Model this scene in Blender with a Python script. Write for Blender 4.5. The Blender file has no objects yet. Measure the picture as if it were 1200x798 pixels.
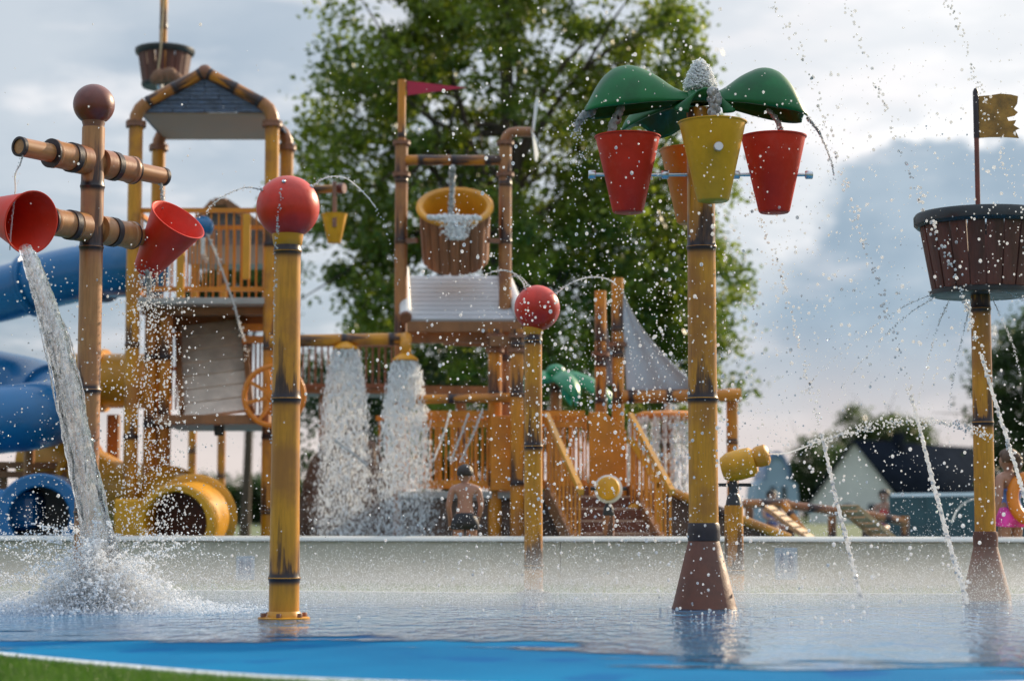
import bpy, math, random
import numpy as np
from mathutils import Vector, Matrix, noise as mnoise

R = math.radians
random.seed(7)
rng = np.random.default_rng(7)
scene = bpy.context.scene
C = scene.collection

# ---------------------------------------------------------------- camera
F = 2333.0                       # focal length in photo pixels (70 mm on a 36 mm sensor)
CH = 0.7                         # camera height above the splash pad
PITCH = math.atan(205 / F)
cam_data = bpy.data.cameras.new('camera')
cam_data.lens = 70.0
cam_data.sensor_width = 36.0
cam_data.clip_end = 3000
cam_data.dof.use_dof = True
cam_data.dof.focus_distance = 15.3
cam_data.dof.aperture_fstop = 1.35
cam = bpy.data.objects.new('camera', cam_data)
C.objects.link(cam)
cam.location = (0, 0, CH)
cam.rotation_euler = (R(90) + PITCH, 0, 0)
scene.camera = cam

# ---------------------------------------------------------------- view, sky and sun
scene.view_settings.view_transform = 'Standard'
scene.view_settings.look = 'None'
scene.view_settings.gamma = 1
scene.view_settings.use_curve_mapping = False
scene.view_settings.exposure = 0.36
scene.cycles.use_denoising = True
scene.cycles.max_bounces = 10
scene.cycles.transmission_bounces = 8
scene.cycles.transparent_max_bounces = 8
scene.cycles.sample_clamp_indirect = 6
scene.cycles.caustics_refractive = False
scene.cycles.caustics_reflective = False

SUN_EL, SUN_AZ = R(22), R(44)     # behind the playground, to the right


def nd(nt, t, ins=None, **props):
    n = nt.nodes.new(t)
    for k, v in props.items():
        setattr(n, k, v)
    for k, v in (ins or {}).items():
        if isinstance(v, bpy.types.NodeSocket):
            nt.links.new(v, n.inputs[k])
        else:
            n.inputs[k].default_value = v
    return n


def math_n(nt, op, a, b=0.0, clamp=False):
    return nd(nt, 'ShaderNodeMath', {0: a, 1: b}, operation=op, use_clamp=clamp).outputs[0]


def smooth(nt, x, lo, hi, a=0.0, b=1.0):
    return nd(nt, 'ShaderNodeMapRange', {'Value': x, 'From Min': lo, 'From Max': hi, 'To Min': a, 'To Max': b},
              interpolation_type='SMOOTHSTEP').outputs[0]


def mixc(nt, f, a, b):
    n = nt.nodes.new('ShaderNodeMix')
    n.data_type = 'RGBA'
    for i, v in ((0, f), (6, a), (7, b)):
        if isinstance(v, bpy.types.NodeSocket):
            nt.links.new(v, n.inputs[i])
        else:
            n.inputs[i].default_value = v if i == 0 else (tuple(v) + (1,))[:4]
    return n.outputs[2]


world = bpy.data.worlds.new('World')
scene.world = world
world.use_nodes = True
wt = world.node_tree
wt.nodes.clear()
sky = nd(wt, 'ShaderNodeTexSky', sky_type='NISHITA', sun_disc=False, sun_elevation=SUN_EL, sun_rotation=SUN_AZ,
         air_density=1.0, dust_density=2.0, ozone_density=1.0, altitude=100)
skyc = nd(wt, 'ShaderNodeVectorMath', {0: sky.outputs[0], 'Scale': 0.085}, operation='SCALE').outputs[0]
tc = nd(wt, 'ShaderNodeTexCoord')
sep = nd(wt, 'ShaderNodeSeparateXYZ', {0: tc.outputs['Generated']})
X_, Y_, Z_ = sep.outputs
el = math_n(wt, 'ARCSINE', Z_)
az = math_n(wt, 'ARCTAN2', X_, Y_)
# high streaky cloud: noise over a flat cloud deck seen in perspective
den = math_n(wt, 'ADD', math_n(wt, 'MAXIMUM', Z_, 0.0), 0.16)
cx = math_n(wt, 'DIVIDE', X_, den)
cy = math_n(wt, 'DIVIDE', Y_, den)
cv = nd(wt, 'ShaderNodeCombineXYZ', {0: cx, 1: cy, 2: 0.37})
n1 = nd(wt, 'ShaderNodeTexNoise', {'Vector': cv.outputs[0], 'Scale': 1.15, 'Detail': 7, 'Roughness': 0.58, 'Distortion': 0.25})
n2 = nd(wt, 'ShaderNodeTexNoise', {'Vector': cv.outputs[0], 'Scale': 3.1, 'Detail': 6, 'Roughness': 0.6})
deck = smooth(wt, n1.outputs[0], 0.36, 0.66)
streak = smooth(wt, n2.outputs[0], 0.50, 0.72)
blue_grey = (0.26, 0.345, 0.44)
pale = (0.66, 0.69, 0.72)
white = (0.80, 0.79, 0.80)
base = mixc(wt, 0.8, skyc, blue_grey)
c1 = mixc(wt, math_n(wt, 'MULTIPLY', deck, 0.5), base, pale)
c2 = mixc(wt, math_n(wt, 'MULTIPLY', streak, 0.65), c1, white)
# brighter sky toward the veiled sun (whole sky, by angle from the sun)
sund = Vector((math.sin(SUN_AZ) * math.cos(SUN_EL), math.cos(SUN_AZ) * math.cos(SUN_EL), math.sin(SUN_EL)))
dots = nd(wt, 'ShaderNodeVectorMath', {0: tc.outputs['Generated'], 1: tuple(sund)}, operation='DOT_PRODUCT').outputs['Value']
near = smooth(wt, dots, 0.50, 1.0)
c3 = mixc(wt, math_n(wt, 'MULTIPLY', near, 0.6), c2, (0.95, 0.93, 0.92))
# one big cumulus bank with a lit rim
nv = nd(wt, 'ShaderNodeCombineXYZ', {0: az, 1: math_n(wt, 'MULTIPLY', el, 1.6), 2: 0.0})
n3 = nd(wt, 'ShaderNodeTexNoise', {'Vector': nv.outputs[0], 'Scale': 17.0, 'Detail': 7, 'Roughness': 0.55})
n4 = nd(wt, 'ShaderNodeTexNoise', {'Vector': nv.outputs[0], 'Scale': 46.0, 'Detail': 5, 'Roughness': 0.55})
wob = math_n(wt, 'ADD', math_n(wt, 'MULTIPLY', math_n(wt, 'SUBTRACT', n3.outputs[0], 0.5), 0.07),
             math_n(wt, 'MULTIPLY', math_n(wt, 'SUBTRACT', n4.outputs[0], 0.5), 0.018))
top = math_n(wt, 'ADD', smooth(wt, az, 0.085, 0.205, 0.125, 0.186), wob)
gap = math_n(wt, 'SUBTRACT', top, el)
edge_w = smooth(wt, az, 0.10, 0.19, 0.075, 0.008)
inside = smooth(wt, math_n(wt, 'DIVIDE', gap, edge_w), -0.25, 1.0)
side = smooth(wt, math_n(wt, 'ABSOLUTE', math_n(wt, 'SUBTRACT', az, 0.32)), 0.16, 0.36, 1.0, 0.0)
rside = smooth(wt, math_n(wt, 'ABSOLUTE', math_n(wt, 'SUBTRACT', az, 0.36)), 0.155, 0.235, 1.0, 0.0)
rimf = smooth(wt, math_n(wt, 'ABSOLUTE', gap), 0.0, 0.020, 1.0, 0.0)
bank = math_n(wt, 'MULTIPLY', inside, side)
c4 = mixc(wt, math_n(wt, 'MULTIPLY', math_n(wt, 'MULTIPLY', rimf, rside), 0.7), c3, (0.95, 0.93, 0.92))
bankcol = mixc(wt, smooth(wt, n3.outputs[0], 0.35, 0.7), (0.245, 0.335, 0.425), (0.34, 0.425, 0.505))
c5 = mixc(wt, math_n(wt, 'MULTIPLY', bank, 0.95), c4, bankcol)
# low peach haze band all round the horizon
tuft = smooth(wt, nd(wt, 'ShaderNodeTexNoise', {'Vector': nd(wt, 'ShaderNodeCombineXYZ', {0: az, 1: math_n(wt, 'MULTIPLY', el, 3.6), 2: 4.3}).outputs[0], 'Scale': 9.0, 'Detail': 7, 'Roughness': 0.52}).outputs[0], 0.52, 0.72)
c5 = mixc(wt, math_n(wt, 'MULTIPLY', tuft, 0.42), c5, (0.84, 0.80, 0.80))
hz = smooth(wt, math_n(wt, 'ADD', el, math_n(wt, 'MULTIPLY', math_n(wt, 'SUBTRACT', n3.outputs[0], 0.5), 0.03)), 0.015, 0.105, 1.0, 0.0)
c6 = mixc(wt, math_n(wt, 'MULTIPLY', hz, 0.85), c5, (0.66, 0.57, 0.53))
# thin overcast is brighter overhead
zen = smooth(wt, el, 0.25, 1.3, 1.0, 2.2)
c7 = nd(wt, 'ShaderNodeVectorMath', {0: c6, 'Scale': zen}, operation='SCALE').outputs[0]
bg = nd(wt, 'ShaderNodeBackground', {'Color': c7, 'Strength': 1.0})
wo = nd(wt, 'ShaderNodeOutputWorld', {'Surface': bg.outputs[0]})

sun_data = bpy.data.lights.new('sun', 'SUN')
sun_data.energy = 4.6
sun_data.angle = R(1.5)
sun_data.color = (1.0, 0.80, 0.56)
sun = bpy.data.objects.new('sun', sun_data)
C.objects.link(sun)
sun.rotation_euler = sund.to_track_quat('Z', 'Y').to_euler()
sun.location = (0, 0, 30)


# ---------------------------------------------------------------- pixels to places
def ray(px, py):
    vx, vy = (px - 600) / F, (399 - py) / F
    cp, sp = math.cos(PITCH), math.sin(PITCH)
    return Vector((vx, cp - vy * sp, sp + vy * cp))


def P(px, py, Y):                # the point seen at that pixel, Y metres away
    d = ray(px, py)
    return Vector((0, 0, CH)) + d * (Y / d.y)


def G(px, py):                   # the ground point seen at that pixel
    d = ray(px, py)
    return Vector((0, 0, CH)) + d * (-CH / d.z)


def ZZ(py, Y):
    return P(600, py, Y).z


# ---------------------------------------------------------------- materials
M = {}


def new_mat(name):
    m = bpy.data.materials.new(name)
    m.use_nodes = True
    m.node_tree.nodes.clear()
    M[name] = m
    return m, m.node_tree


def pmat(name, col, rough=0.5, var=0.18, scale=6.0, bump=0.0, bscale=40.0, metal=0.0, spec=0.5, coat=0.0,
         stretch=(1, 1, 1), dirt=0.0, dirtcol=(0.05, 0.04, 0.03), sub=0.0):
    m, nt = new_mat(name)
    t = nd(nt, 'ShaderNodeTexCoord')
    oi = nd(nt, 'ShaderNodeObjectInfo')
    rv = nd(nt, 'ShaderNodeVectorMath', {0: oi.outputs['Random'], 1: (37.0, 17.0, 53.0)}, operation='MULTIPLY')
    ad = nd(nt, 'ShaderNodeVectorMath', {0: t.outputs['Object'], 1: rv.outputs[0]}, operation='ADD')
    mp = nd(nt, 'ShaderNodeVectorMath', {0: ad.outputs[0], 1: stretch}, operation='MULTIPLY')
    n = nd(nt, 'ShaderNodeTexNoise', {'Vector': mp.outputs[0], 'Scale': scale, 'Detail': 6, 'Roughness': 0.62})
    f = smooth(nt, n.outputs[0], 0.28, 0.72)
    lo = tuple(max(0, c * (1 - var)) for c in col)
    hi = tuple(min(1, c * (1 + var)) for c in col)
    c = mixc(nt, f, lo, hi)
    c = mixc(nt, math_n(nt, 'MULTIPLY', math_n(nt, 'SUBTRACT', oi.outputs['Random'], 0.5), 0.35), c,
             tuple(min(1, x * 1.3) for x in col))
    if dirt:
        n2 = nd(nt, 'ShaderNodeTexNoise', {'Vector': mp.outputs[0], 'Scale': scale * 2.7, 'Detail': 8, 'Roughness': 0.7})
        c = mixc(nt, math_n(nt, 'MULTIPLY', smooth(nt, n2.outputs[0], 0.5, 0.72), dirt), c, dirtcol)
    b = nd(nt, 'ShaderNodeBsdfPrincipled', {'Base Color': c, 'Metallic': metal, 'Specular IOR Level': spec, 'Coat Weight': coat,
                                            'Coat Roughness': 0.08})
    nt.links.new(smooth(nt, n.outputs[0], 0.2, 0.8, max(0.02, rough - 0.1), min(1, rough + 0.12)), b.inputs['Roughness'])
    if sub:
        b.inputs['Subsurface Weight'].default_value = sub
        b.inputs['Subsurface Radius'].default_value = (0.02, 0.008, 0.004)
    if bump:
        nb = nd(nt, 'ShaderNodeTexNoise', {'Vector': mp.outputs[0], 'Scale': bscale, 'Detail': 4, 'Roughness': 0.6})
        bp = nd(nt, 'ShaderNodeBump', {'Height': nb.outputs[0], 'Strength': bump, 'Distance': 0.02})
        nt.links.new(bp.outputs[0], b.inputs['Normal'])
    nd(nt, 'ShaderNodeOutputMaterial', {'Surface': b.outputs[0]})
    return m


def bamboo_mat(name, main, dark, burn=(0.018, 0.010, 0.014)):
    m, nt = new_mat(name)
    t = nd(nt, 'ShaderNodeTexCoord')
    oi = nd(nt, 'ShaderNodeObjectInfo')
    rv = nd(nt, 'ShaderNodeVectorMath', {0: oi.outputs['Random'], 1: (31.0, 47.0, 71.0)}, operation='MULTIPLY')
    ad = nd(nt, 'ShaderNodeVectorMath', {0: t.outputs['Object'], 1: rv.outputs[0]}, operation='ADD')
    lon = nd(nt, 'ShaderNodeVectorMath', {0: ad.outputs[0], 1: (1, 1, 0.10)}, operation='MULTIPLY').outputs[0]
    na = nd(nt, 'ShaderNodeTexNoise', {'Vector': lon, 'Scale': 9.0, 'Detail': 5, 'Roughness': 0.6}).outputs[0]
    nb = nd(nt, 'ShaderNodeTexNoise', {'Vector': lon, 'Scale': 42.0, 'Detail': 5, 'Roughness': 0.65}).outputs[0]
    nc = nd(nt, 'ShaderNodeTexNoise', {'Vector': ad.outputs[0], 'Scale': 3.0, 'Detail': 4}).outputs[0]
    up = nd(nt, 'ShaderNodeAttribute', attribute_name='up').outputs['Fac']
    dn = nd(nt, 'ShaderNodeAttribute', attribute_name='dn').outputs['Fac']
    reach = smooth(nt, na, 0.42, 0.64, 0.04, 0.62)
    wedge = math_n(nt, 'SUBTRACT', 1.0, math_n(nt, 'DIVIDE', up, reach), True)
    wedge = math_n(nt, 'MULTIPLY', smooth(nt, wedge, 0.0, 0.75), smooth(nt, nb, 0.25, 0.6, 0.65, 1.0))
    below = smooth(nt, dn, 0.0, 0.16, 0.55, 0.0)
    above = smooth(nt, up, 0.0, 0.38, 0.55, 0.0)
    ring = smooth(nt, math_n(nt, 'MINIMUM', up, dn), 0.014, 0.060, 0.97, 0.0)
    c = mixc(nt, smooth(nt, nb, 0.3, 0.75), main, tuple(x * 0.72 for x in main))
    c = mixc(nt, smooth(nt, nc, 0.42, 0.68, 0.0, 0.75), c, dark)
    c = mixc(nt, math_n(nt, 'MULTIPLY', math_n(nt, 'MAXIMUM', below, above), smooth(nt, na, 0.3, 0.65, 0.35, 1.0)), c, dark)
    c = mixc(nt, math_n(nt, 'MULTIPLY', wedge, 0.95), c, burn)
    c = mixc(nt, ring, c, burn)
    bp = nd(nt, 'ShaderNodeBump', {'Height': nb, 'Strength': 0.10, 'Distance': 0.01})
    b = nd(nt, 'ShaderNodeBsdfPrincipled', {'Base Color': c, 'Roughness': smooth(nt, nb, 0.2, 0.8, 0.26, 0.5), 'Normal': bp.outputs[0]})
    nd(nt, 'ShaderNodeOutputMaterial', {'Surface': b.outputs[0]})
    return m


bamboo_mat('bamboo_gold', (0.66, 0.275, 0.010), (0.30, 0.105, 0.022))
bamboo_mat('bamboo_amber', (0.66, 0.235, 0.010), (0.28, 0.10, 0.030))
bamboo_mat('bamboo_tan', (0.47, 0.215, 0.075), (0.27, 0.10, 0.055))
bamboo_mat('bamboo_brown', (0.40, 0.165, 0.050), (0.22, 0.075, 0.035))
pmat('red_plastic', (0.62, 0.030, 0.011), 0.45, 0.16, 3, spec=0.3, dirt=0.22, dirtcol=(0.62, 0.13, 0.10), bump=0.04, bscale=60)
pmat('red_ball', (0.56, 0.028, 0.012), 0.36, 0.22, 4, coat=0.12, spec=0.35, dirt=0.2, dirtcol=(0.55, 0.12, 0.09), bump=0.05)
pmat('maroon_ball', (0.15, 0.032, 0.020), 0.38, 0.25, 6, coat=0.2, bump=0.05)
pmat('yellow_plastic', (0.66, 0.315, 0.008), 0.42, 0.16, 4, dirt=0.25, dirtcol=(0.45, 0.18, 0.01), bump=0.03)
pmat('ochre_plastic', (0.62, 0.27, 0.014), 0.42, 0.15, 3, dirt=0.2, dirtcol=(0.3, 0.14, 0.02))
pmat('orange_plastic', (0.62, 0.19, 0.010), 0.38, 0.12, 3, coat=0.1)
pmat('orange_paint', (0.60, 0.20, 0.010), 0.42, 0.18, 4, dirt=0.25, dirtcol=(0.3, 0.1, 0.02))
pmat('green_plastic', (0.005, 0.112, 0.030), 0.4, 0.4, 3, spec=0.35)
pmat('palm_green', (0.010, 0.22, 0.09), 0.38, 0.2, 3, coat=0.1)
pmat('blue_plastic', (0.005, 0.125, 0.31), 0.3, 0.15, 1.5, coat=0.2)
pmat('yellow_tube', (0.60, 0.27, 0.010), 0.38, 0.18, 2, dirt=0.15, dirtcol=(0.25, 0.13, 0.02))
pmat('rust_cone', (0.125, 0.040, 0.022), 0.5, 0.3, 7, bump=0.12, bscale=25, dirt=0.4, dirtcol=(0.05, 0.018, 0.012))
pmat('dark_band', (0.022, 0.014, 0.018), 0.45, 0.3, 10, bump=0.1)
pmat('brown_steel', (0.21, 0.085, 0.045), 0.45, 0.25, 8, dirt=0.3)
pmat('brown_beam', (0.24, 0.105, 0.040), 0.55, 0.25, 5, bump=0.1, stretch=(1, 1, 0.3), dirt=0.25)
pmat('stave_wood', (0.105, 0.034, 0.024), 0.55, 0.45, 9, bump=0.3, bscale=30, stretch=(1, 1, 0.12), dirt=0.4, dirtcol=(0.03, 0.012, 0.01))
pmat('barrel_wood', (0.27, 0.105, 0.045), 0.55, 0.4, 9, bump=0.25, bscale=30, stretch=(1, 1, 0.12), dirt=0.35, dirtcol=(0.07, 0.03, 0.02))
pmat('black_rim', (0.018, 0.022, 0.026), 0.42, 0.3, 8, bump=0.08)
pmat('steel', (0.55, 0.56, 0.58), 0.28, 0.12, 8, metal=1.0)
pmat('tan_panel', (0.36, 0.24, 0.17), 0.6, 0.1, 2)
pmat('slate', (0.060, 0.085, 0.140), 0.55, 0.5, 9, bump=0.35, bscale=18, stretch=(1, 1, 3), dirt=0.55, dirtcol=(0.22, 0.25, 0.29))
pmat('grey_deck', (0.36, 0.34, 0.32), 0.6, 0.12, 3)
pmat('grey_slat', (0.60, 0.52, 0.44), 0.6, 0.18, 4, bump=0.08)
pmat('white_slat', (0.42, 0.43, 0.46), 0.5, 0.10, 5, bump=0.05, stretch=(0.2, 1, 1))
pmat('white_tube', (0.70, 0.70, 0.70), 0.4, 0.08, 4)
pmat('sail_cloth', (0.42, 0.43, 0.48), 0.8, 0.08, 3, bump=0.05, bscale=200)
pmat('crimson_flag', (0.42, 0.018, 0.055), 0.6, 0.12, 4)
pmat('gold_flag', (0.33, 0.165, 0.030), 0.5, 0.45, 9, bump=0.1, dirt=0.3, dirtcol=(0.09, 0.05, 0.01))
pmat('wall_render', (0.45, 0.44, 0.38), 0.6, 0.12, 1.3, bump=0.05, bscale=60, dirt=0.3, dirtcol=(0.28, 0.29, 0.25))
pmat('wall_cap', (0.52, 0.53, 0.50), 0.35, 0.06, 2)
pmat('sign_blue', (0.30, 0.43, 0.60), 0.4, 0.1, 3)
pmat('sign_dark', (0.10, 0.19, 0.36), 0.4, 0.1, 3)
pmat('rock_brown', (0.115, 0.070, 0.050), 0.75, 0.4, 2.5, bump=0.5, bscale=9, dirt=0.4, dirtcol=(0.04, 0.025, 0.018))
pmat('skin', (0.36, 0.185, 0.125), 0.45, 0.08, 5, sub=0.1)
pmat('hair_dark', (0.020, 0.013, 0.010), 0.5, 0.3, 20, bump=0.4, bscale=60)
pmat('hair_brown', (0.085, 0.045, 0.025), 0.5, 0.3, 20, bump=0.4, bscale=60)
pmat('black_trunks', (0.012, 0.014, 0.020), 0.6, 0.2, 12)
pmat('pink_suit', (0.78, 0.055, 0.42), 0.5, 0.1, 8)
pmat('blue_suit', (0.12, 0.22, 0.58), 0.5, 0.1, 8)
pmat('house_wall', (0.62, 0.63, 0.60), 0.8, 0.07, 0.5)
pmat('roof_navy', (0.012, 0.016, 0.024), 1.0, spec=0.0, var=0.25, scale=1.2, bump=0.2, bscale=5) if True else pmat('x', (0.028, 0.034, 0.046), 0.6, 0.25, 1.2, bump=0.2, bscale=5)
pmat('blue_wall', (0.25, 0.36, 0.47), 0.7, 0.08, 0.6)
pmat('window_dark', (0.03, 0.05, 0.06), 0.15, 0.2, 2)
pmat('teal_screen', (0.035, 0.075, 0.080), 0.6, 0.2, 2)
pmat('lounger_wood', (0.42, 0.26, 0.13), 0.6, 0.2, 6, stretch=(1, 0.2, 1))
pmat('far_hedge_wall', (0.10, 0.12, 0.14), 0.8, 0.4, 0.4)
pmat('bark', (0.075, 0.055, 0.040), 0.85, 0.3, 6, bump=0.5, bscale=14, stretch=(1, 1, 0.3))
pmat('ground_earth', (0.10, 0.13, 0.05), 0.9, 0.35, 0.4, bump=0.2, bscale=4)
pmat('pool_floor', (0.16, 0.36, 0.50), 0.5, 0.1, 1)
pmat('turf_base', (0.045, 0.110, 0.018), 0.9, 0.3, 6, bump=0.3, bscale=60)
pmat('white_line', (0.68, 0.72, 0.76), 0.5, 0.07, 6, bump=0.05)
pmat('rope', (0.42, 0.32, 0.20), 0.8, 0.2, 20)
pmat('rope_knot', (0.19, 0.10, 0.06), 0.8, 0.3, 14, bump=0.3)
pmat('grey_brick', (0.22, 0.20, 0.20), 0.75, 0.3, 5, bump=0.3, bscale=14)
pmat('cloth_red', (0.42, 0.05, 0.05), 0.7)
pmat('cloth_blue', (0.06, 0.13, 0.32), 0.7)


def leaf_mat(name, a, b):
    m, nt = new_mat(name)
    at = nd(nt, 'ShaderNodeAttribute', attribute_name='rnd').outputs['Fac']
    c = mixc(nt, at, a, b)
    p = nd(nt, 'ShaderNodeBsdfPrincipled', {'Base Color': c, 'Roughness': 0.42})
    tl = nd(nt, 'ShaderNodeBsdfTranslucent', {'Color': mixc(nt, at, tuple(x * 1.5 for x in a), tuple(x * 1.8 for x in b))})
    mx = nd(nt, 'ShaderNodeMixShader', {0: 0.48, 1: p.outputs[0], 2: tl.outputs[0]})
    nd(nt, 'ShaderNodeOutputMaterial', {'Surface': mx.outputs[0]})
    return m


leaf_mat('leaf_main', (0.022, 0.062, 0.008), (0.185, 0.225, 0.016))
leaf_mat('leaf_dark', (0.014, 0.036, 0.012), (0.045, 0.080, 0.018))
leaf_mat('leaf_far', (0.030, 0.055, 0.022), (0.090, 0.120, 0.035))
leaf_mat('turf_blade', (0.022, 0.075, 0.008), (0.080, 0.165, 0.020))


def water_mat(name, trans, rough, col=(1, 1, 1), bump=0.0, through=0.0):
    m, nt = new_mat(name)
    b = nd(nt, 'ShaderNodeBsdfPrincipled', {'Base Color': col + (1,), 'Roughness': rough, 'IOR': 1.33, 'Transmission Weight': trans})
    if bump:
        t = nd(nt, 'ShaderNodeTexCoord')
        mp = nd(nt, 'ShaderNodeVectorMath', {0: t.outputs['Object'], 1: (1, 1, 0.35)}, operation='MULTIPLY')
        n = nd(nt, 'ShaderNodeTexNoise', {'Vector': mp.outputs[0], 'Scale': 26.0, 'Detail': 3, 'Roughness': 0.55, 'Distortion': 0.6})
        nt.links.new(nd(nt, 'ShaderNodeBump', {'Height': n.outputs[0], 'Strength': bump, 'Distance': 0.03}).outputs[0], b.inputs['Normal'])
    out = b.outputs[0]
    if through:
        tl = nd(nt, 'ShaderNodeBsdfTranslucent', {'Color': (0.96, 0.98, 1.0, 1)})
        out = nd(nt, 'ShaderNodeMixShader', {0: through, 1: out, 2: tl.outputs[0]}).outputs[0]
    nd(nt, 'ShaderNodeOutputMaterial', {'Surface': out})
    return m


m_, nt_ = new_mat('water_clear')
t_ = nd(nt_, 'ShaderNodeTexCoord')
v_ = nd(nt_, 'ShaderNodeVectorMath', {0: t_.outputs['Object'], 1: (1, 1, 0.16)}, operation='MULTIPLY').outputs[0]
w_ = nd(nt_, 'ShaderNodeTexNoise', {'Vector': v_, 'Scale': 34.0, 'Detail': 5, 'Roughness': 0.65, 'Distortion': 0.8})
b_ = nd(nt_, 'ShaderNodeBump', {'Height': w_.outputs[0], 'Strength': 0.8, 'Distance': 0.03})
p_ = nd(nt_, 'ShaderNodeBsdfPrincipled', {'Base Color': (1, 1, 1, 1), 'Roughness': 0.02, 'IOR': 1.33, 'Transmission Weight': 1.0, 'Normal': b_.outputs[0]})
f_ = nd(nt_, 'ShaderNodeBsdfTranslucent', {'Color': (0.95, 0.97, 1, 1)})
a_ = nd(nt_, 'ShaderNodeTexNoise', {'Vector': v_, 'Scale': 58.0, 'Detail': 4, 'Roughness': 0.7})
x_ = nd(nt_, 'ShaderNodeMixShader', {0: smooth(nt_, a_.outputs[0], 0.54, 0.68, 0.0, 0.5), 1: p_.outputs[0], 2: f_.outputs[0]})
nd(nt_, 'ShaderNodeOutputMaterial', {'Surface': x_.outputs[0]})
water_mat('water_drop', 0.75, 0.03, through=0.35)
water_mat('water_mist', 0.1, 0.2, through=0.5)
water_mat('water_jet', 0.6, 0.06, bump=0.4, through=0.35)
water_mat('water_foam', 0.15, 0.3, through=0.5)


def pad_mat(name, wet, masked=False):
    m, nt = new_mat(name)
    t = nd(nt, 'ShaderNodeTexCoord')
    pos = t.outputs['Object']
    n = nd(nt, 'ShaderNodeTexNoise', {'Vector': pos, 'Scale': 0.55, 'Detail': 5, 'Roughness': 0.55}).outputs[0]
    g = nd(nt, 'ShaderNodeTexNoise', {'Vector': pos, 'Scale': 190.0, 'Detail': 2}).outputs[0]
    c = mixc(nt, smooth(nt, n, 0.3, 0.7), (0.003, 0.105, 0.27), (0.005, 0.175, 0.37))
    c = mixc(nt, smooth(nt, g, 0.40, 0.75, 0.0, 0.5), c, (0.03, 0.26, 0.42))
    c = mixc(nt, smooth(nt, nd(nt, 'ShaderNodeTexNoise', {'Vector': pos, 'Scale': 1.6, 'Detail': 3}).outputs[0], 0.58, 0.66, 0.0, 0.5), c, (0.004, 0.07, 0.26))
    b = nd(nt, 'ShaderNodeBsdfPrincipled', {'Base Color': c, 'Roughness': 0.8, 'Specular IOR Level': 0.03})
    if wet:
        st = nd(nt, 'ShaderNodeVectorMath', {0: pos, 1: (1.0, 0.42, 1)}, operation='MULTIPLY').outputs[0]
        w1 = nd(nt, 'ShaderNodeTexNoise', {'Vector': st, 'Scale': 3.2, 'Detail': 3, 'Roughness': 0.5}).outputs[0]
        w2 = nd(nt, 'ShaderNodeTexNoise', {'Vector': st, 'Scale': 9.0, 'Detail': 3, 'Roughness': 0.55}).outputs[0]
        far = nd(nt, 'ShaderNodeSeparateXYZ', {0: pos}).outputs[1]
        amp = smooth(nt, far, 9.5, 14.0, 0.5, 3.2)
        hgt = math_n(nt, 'ADD', math_n(nt, 'MULTIPLY', w1, 0.5), math_n(nt, 'MULTIPLY', math_n(nt, 'MULTIPLY', w2, 0.35), amp))
        bp = nd(nt, 'ShaderNodeBump', {'Height': hgt, 'Strength': 0.8, 'Distance': 0.05})
        b.inputs['Coat Weight'].default_value = 1.0
        b.inputs['Coat IOR'].default_value = 1.36
        b.inputs['Coat Roughness'].default_value = 0.025
        nt.links.new(bp.outputs[0], b.inputs['Coat Normal'])
    else:
        bp = nd(nt, 'ShaderNodeBump', {'Height': g, 'Strength': 0.35, 'Distance': 0.004})
        nt.links.new(bp.outputs[0], b.inputs['Normal'])
    out = b.outputs[0]
    if masked:                      # ragged shore of the water film
        xx = nd(nt, 'ShaderNodeSeparateXYZ', {0: pos}).outputs[0]
        thr = math_n(nt, 'ADD', smooth(nt, xx, -0.3, 1.3, 11.35, 9.25), 0.0)
        sv = nd(nt, 'ShaderNodeVectorMath', {0: pos, 1: (0.9, 2.6, 1)}, operation='MULTIPLY').outputs[0]
        q1 = nd(nt, 'ShaderNodeTexNoise', {'Vector': sv, 'Scale': 0.9, 'Detail': 5, 'Roughness': 0.55}).outputs[0]
        sh = math_n(nt, 'ADD', math_n(nt, 'SUBTRACT', far, thr), math_n(nt, 'MULTIPLY', math_n(nt, 'SUBTRACT', q1, 0.5), 5.2))
        out = nd(nt, 'ShaderNodeMixShader', {0: smooth(nt, sh, -0.22, 0.22), 1: nd(nt, 'ShaderNodeBsdfTransparent').outputs[0], 2: out}).outputs[0]
    nd(nt, 'ShaderNodeOutputMaterial', {'Surface': out})


pad_mat('pad_dry', False)
pad_mat('pad_film', True, True)
pad_mat('pad_wet', True)

m_, nt_ = new_mat('pool_water')
t_ = nd(nt_, 'ShaderNodeTexCoord')
w_ = nd(nt_, 'ShaderNodeTexNoise', {'Vector': t_.outputs['Object'], 'Scale': 4.0, 'Detail': 3})
b_ = nd(nt_, 'ShaderNodeBump', {'Height': w_.outputs[0], 'Strength': 0.4, 'Distance': 0.03})
p_ = nd(nt_, 'ShaderNodeBsdfPrincipled', {'Base Color': (0.10, 0.33, 0.46, 1), 'Roughness': 0.05, 'Normal': b_.outputs[0]})
nd(nt_, 'ShaderNodeOutputMaterial', {'Surface': p_.outputs[0]})

# ---------------------------------------------------------------- builders
WM = {}                            # world matrix of every object built


def tag(o, label=None, cat=None, group=None, kind=None):
    for k, v in (('label', label), ('category', cat), ('group', group), ('kind', kind)):
        if v:
            o[k] = v
    return o


def place(o, mw=None, parent=None):
    C.objects.link(o)
    mw = mw or Matrix.Identity(4)
    WM[o.name] = mw
    o.matrix_basis = mw
    if parent is not None:
        o.parent = parent
        o.matrix_parent_inverse = WM[parent.name].inverted()
    return o


def thing(name, label, cat, loc, group=None):
    o = bpy.data.objects.new(name, None)
    o.empty_display_size = 0.2
    place(o, Matrix.Translation(Vector(loc)))
    return tag(o, label, cat, group)


def finish(me, mat, smoothed=True, ang=38):
    me.materials.append(M[mat])
    if smoothed:
        me.polygons.foreach_set('use_smooth', [True] * len(me.polygons))
        me.set_sharp_from_angle(angle=R(ang))
    me.update()


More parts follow.
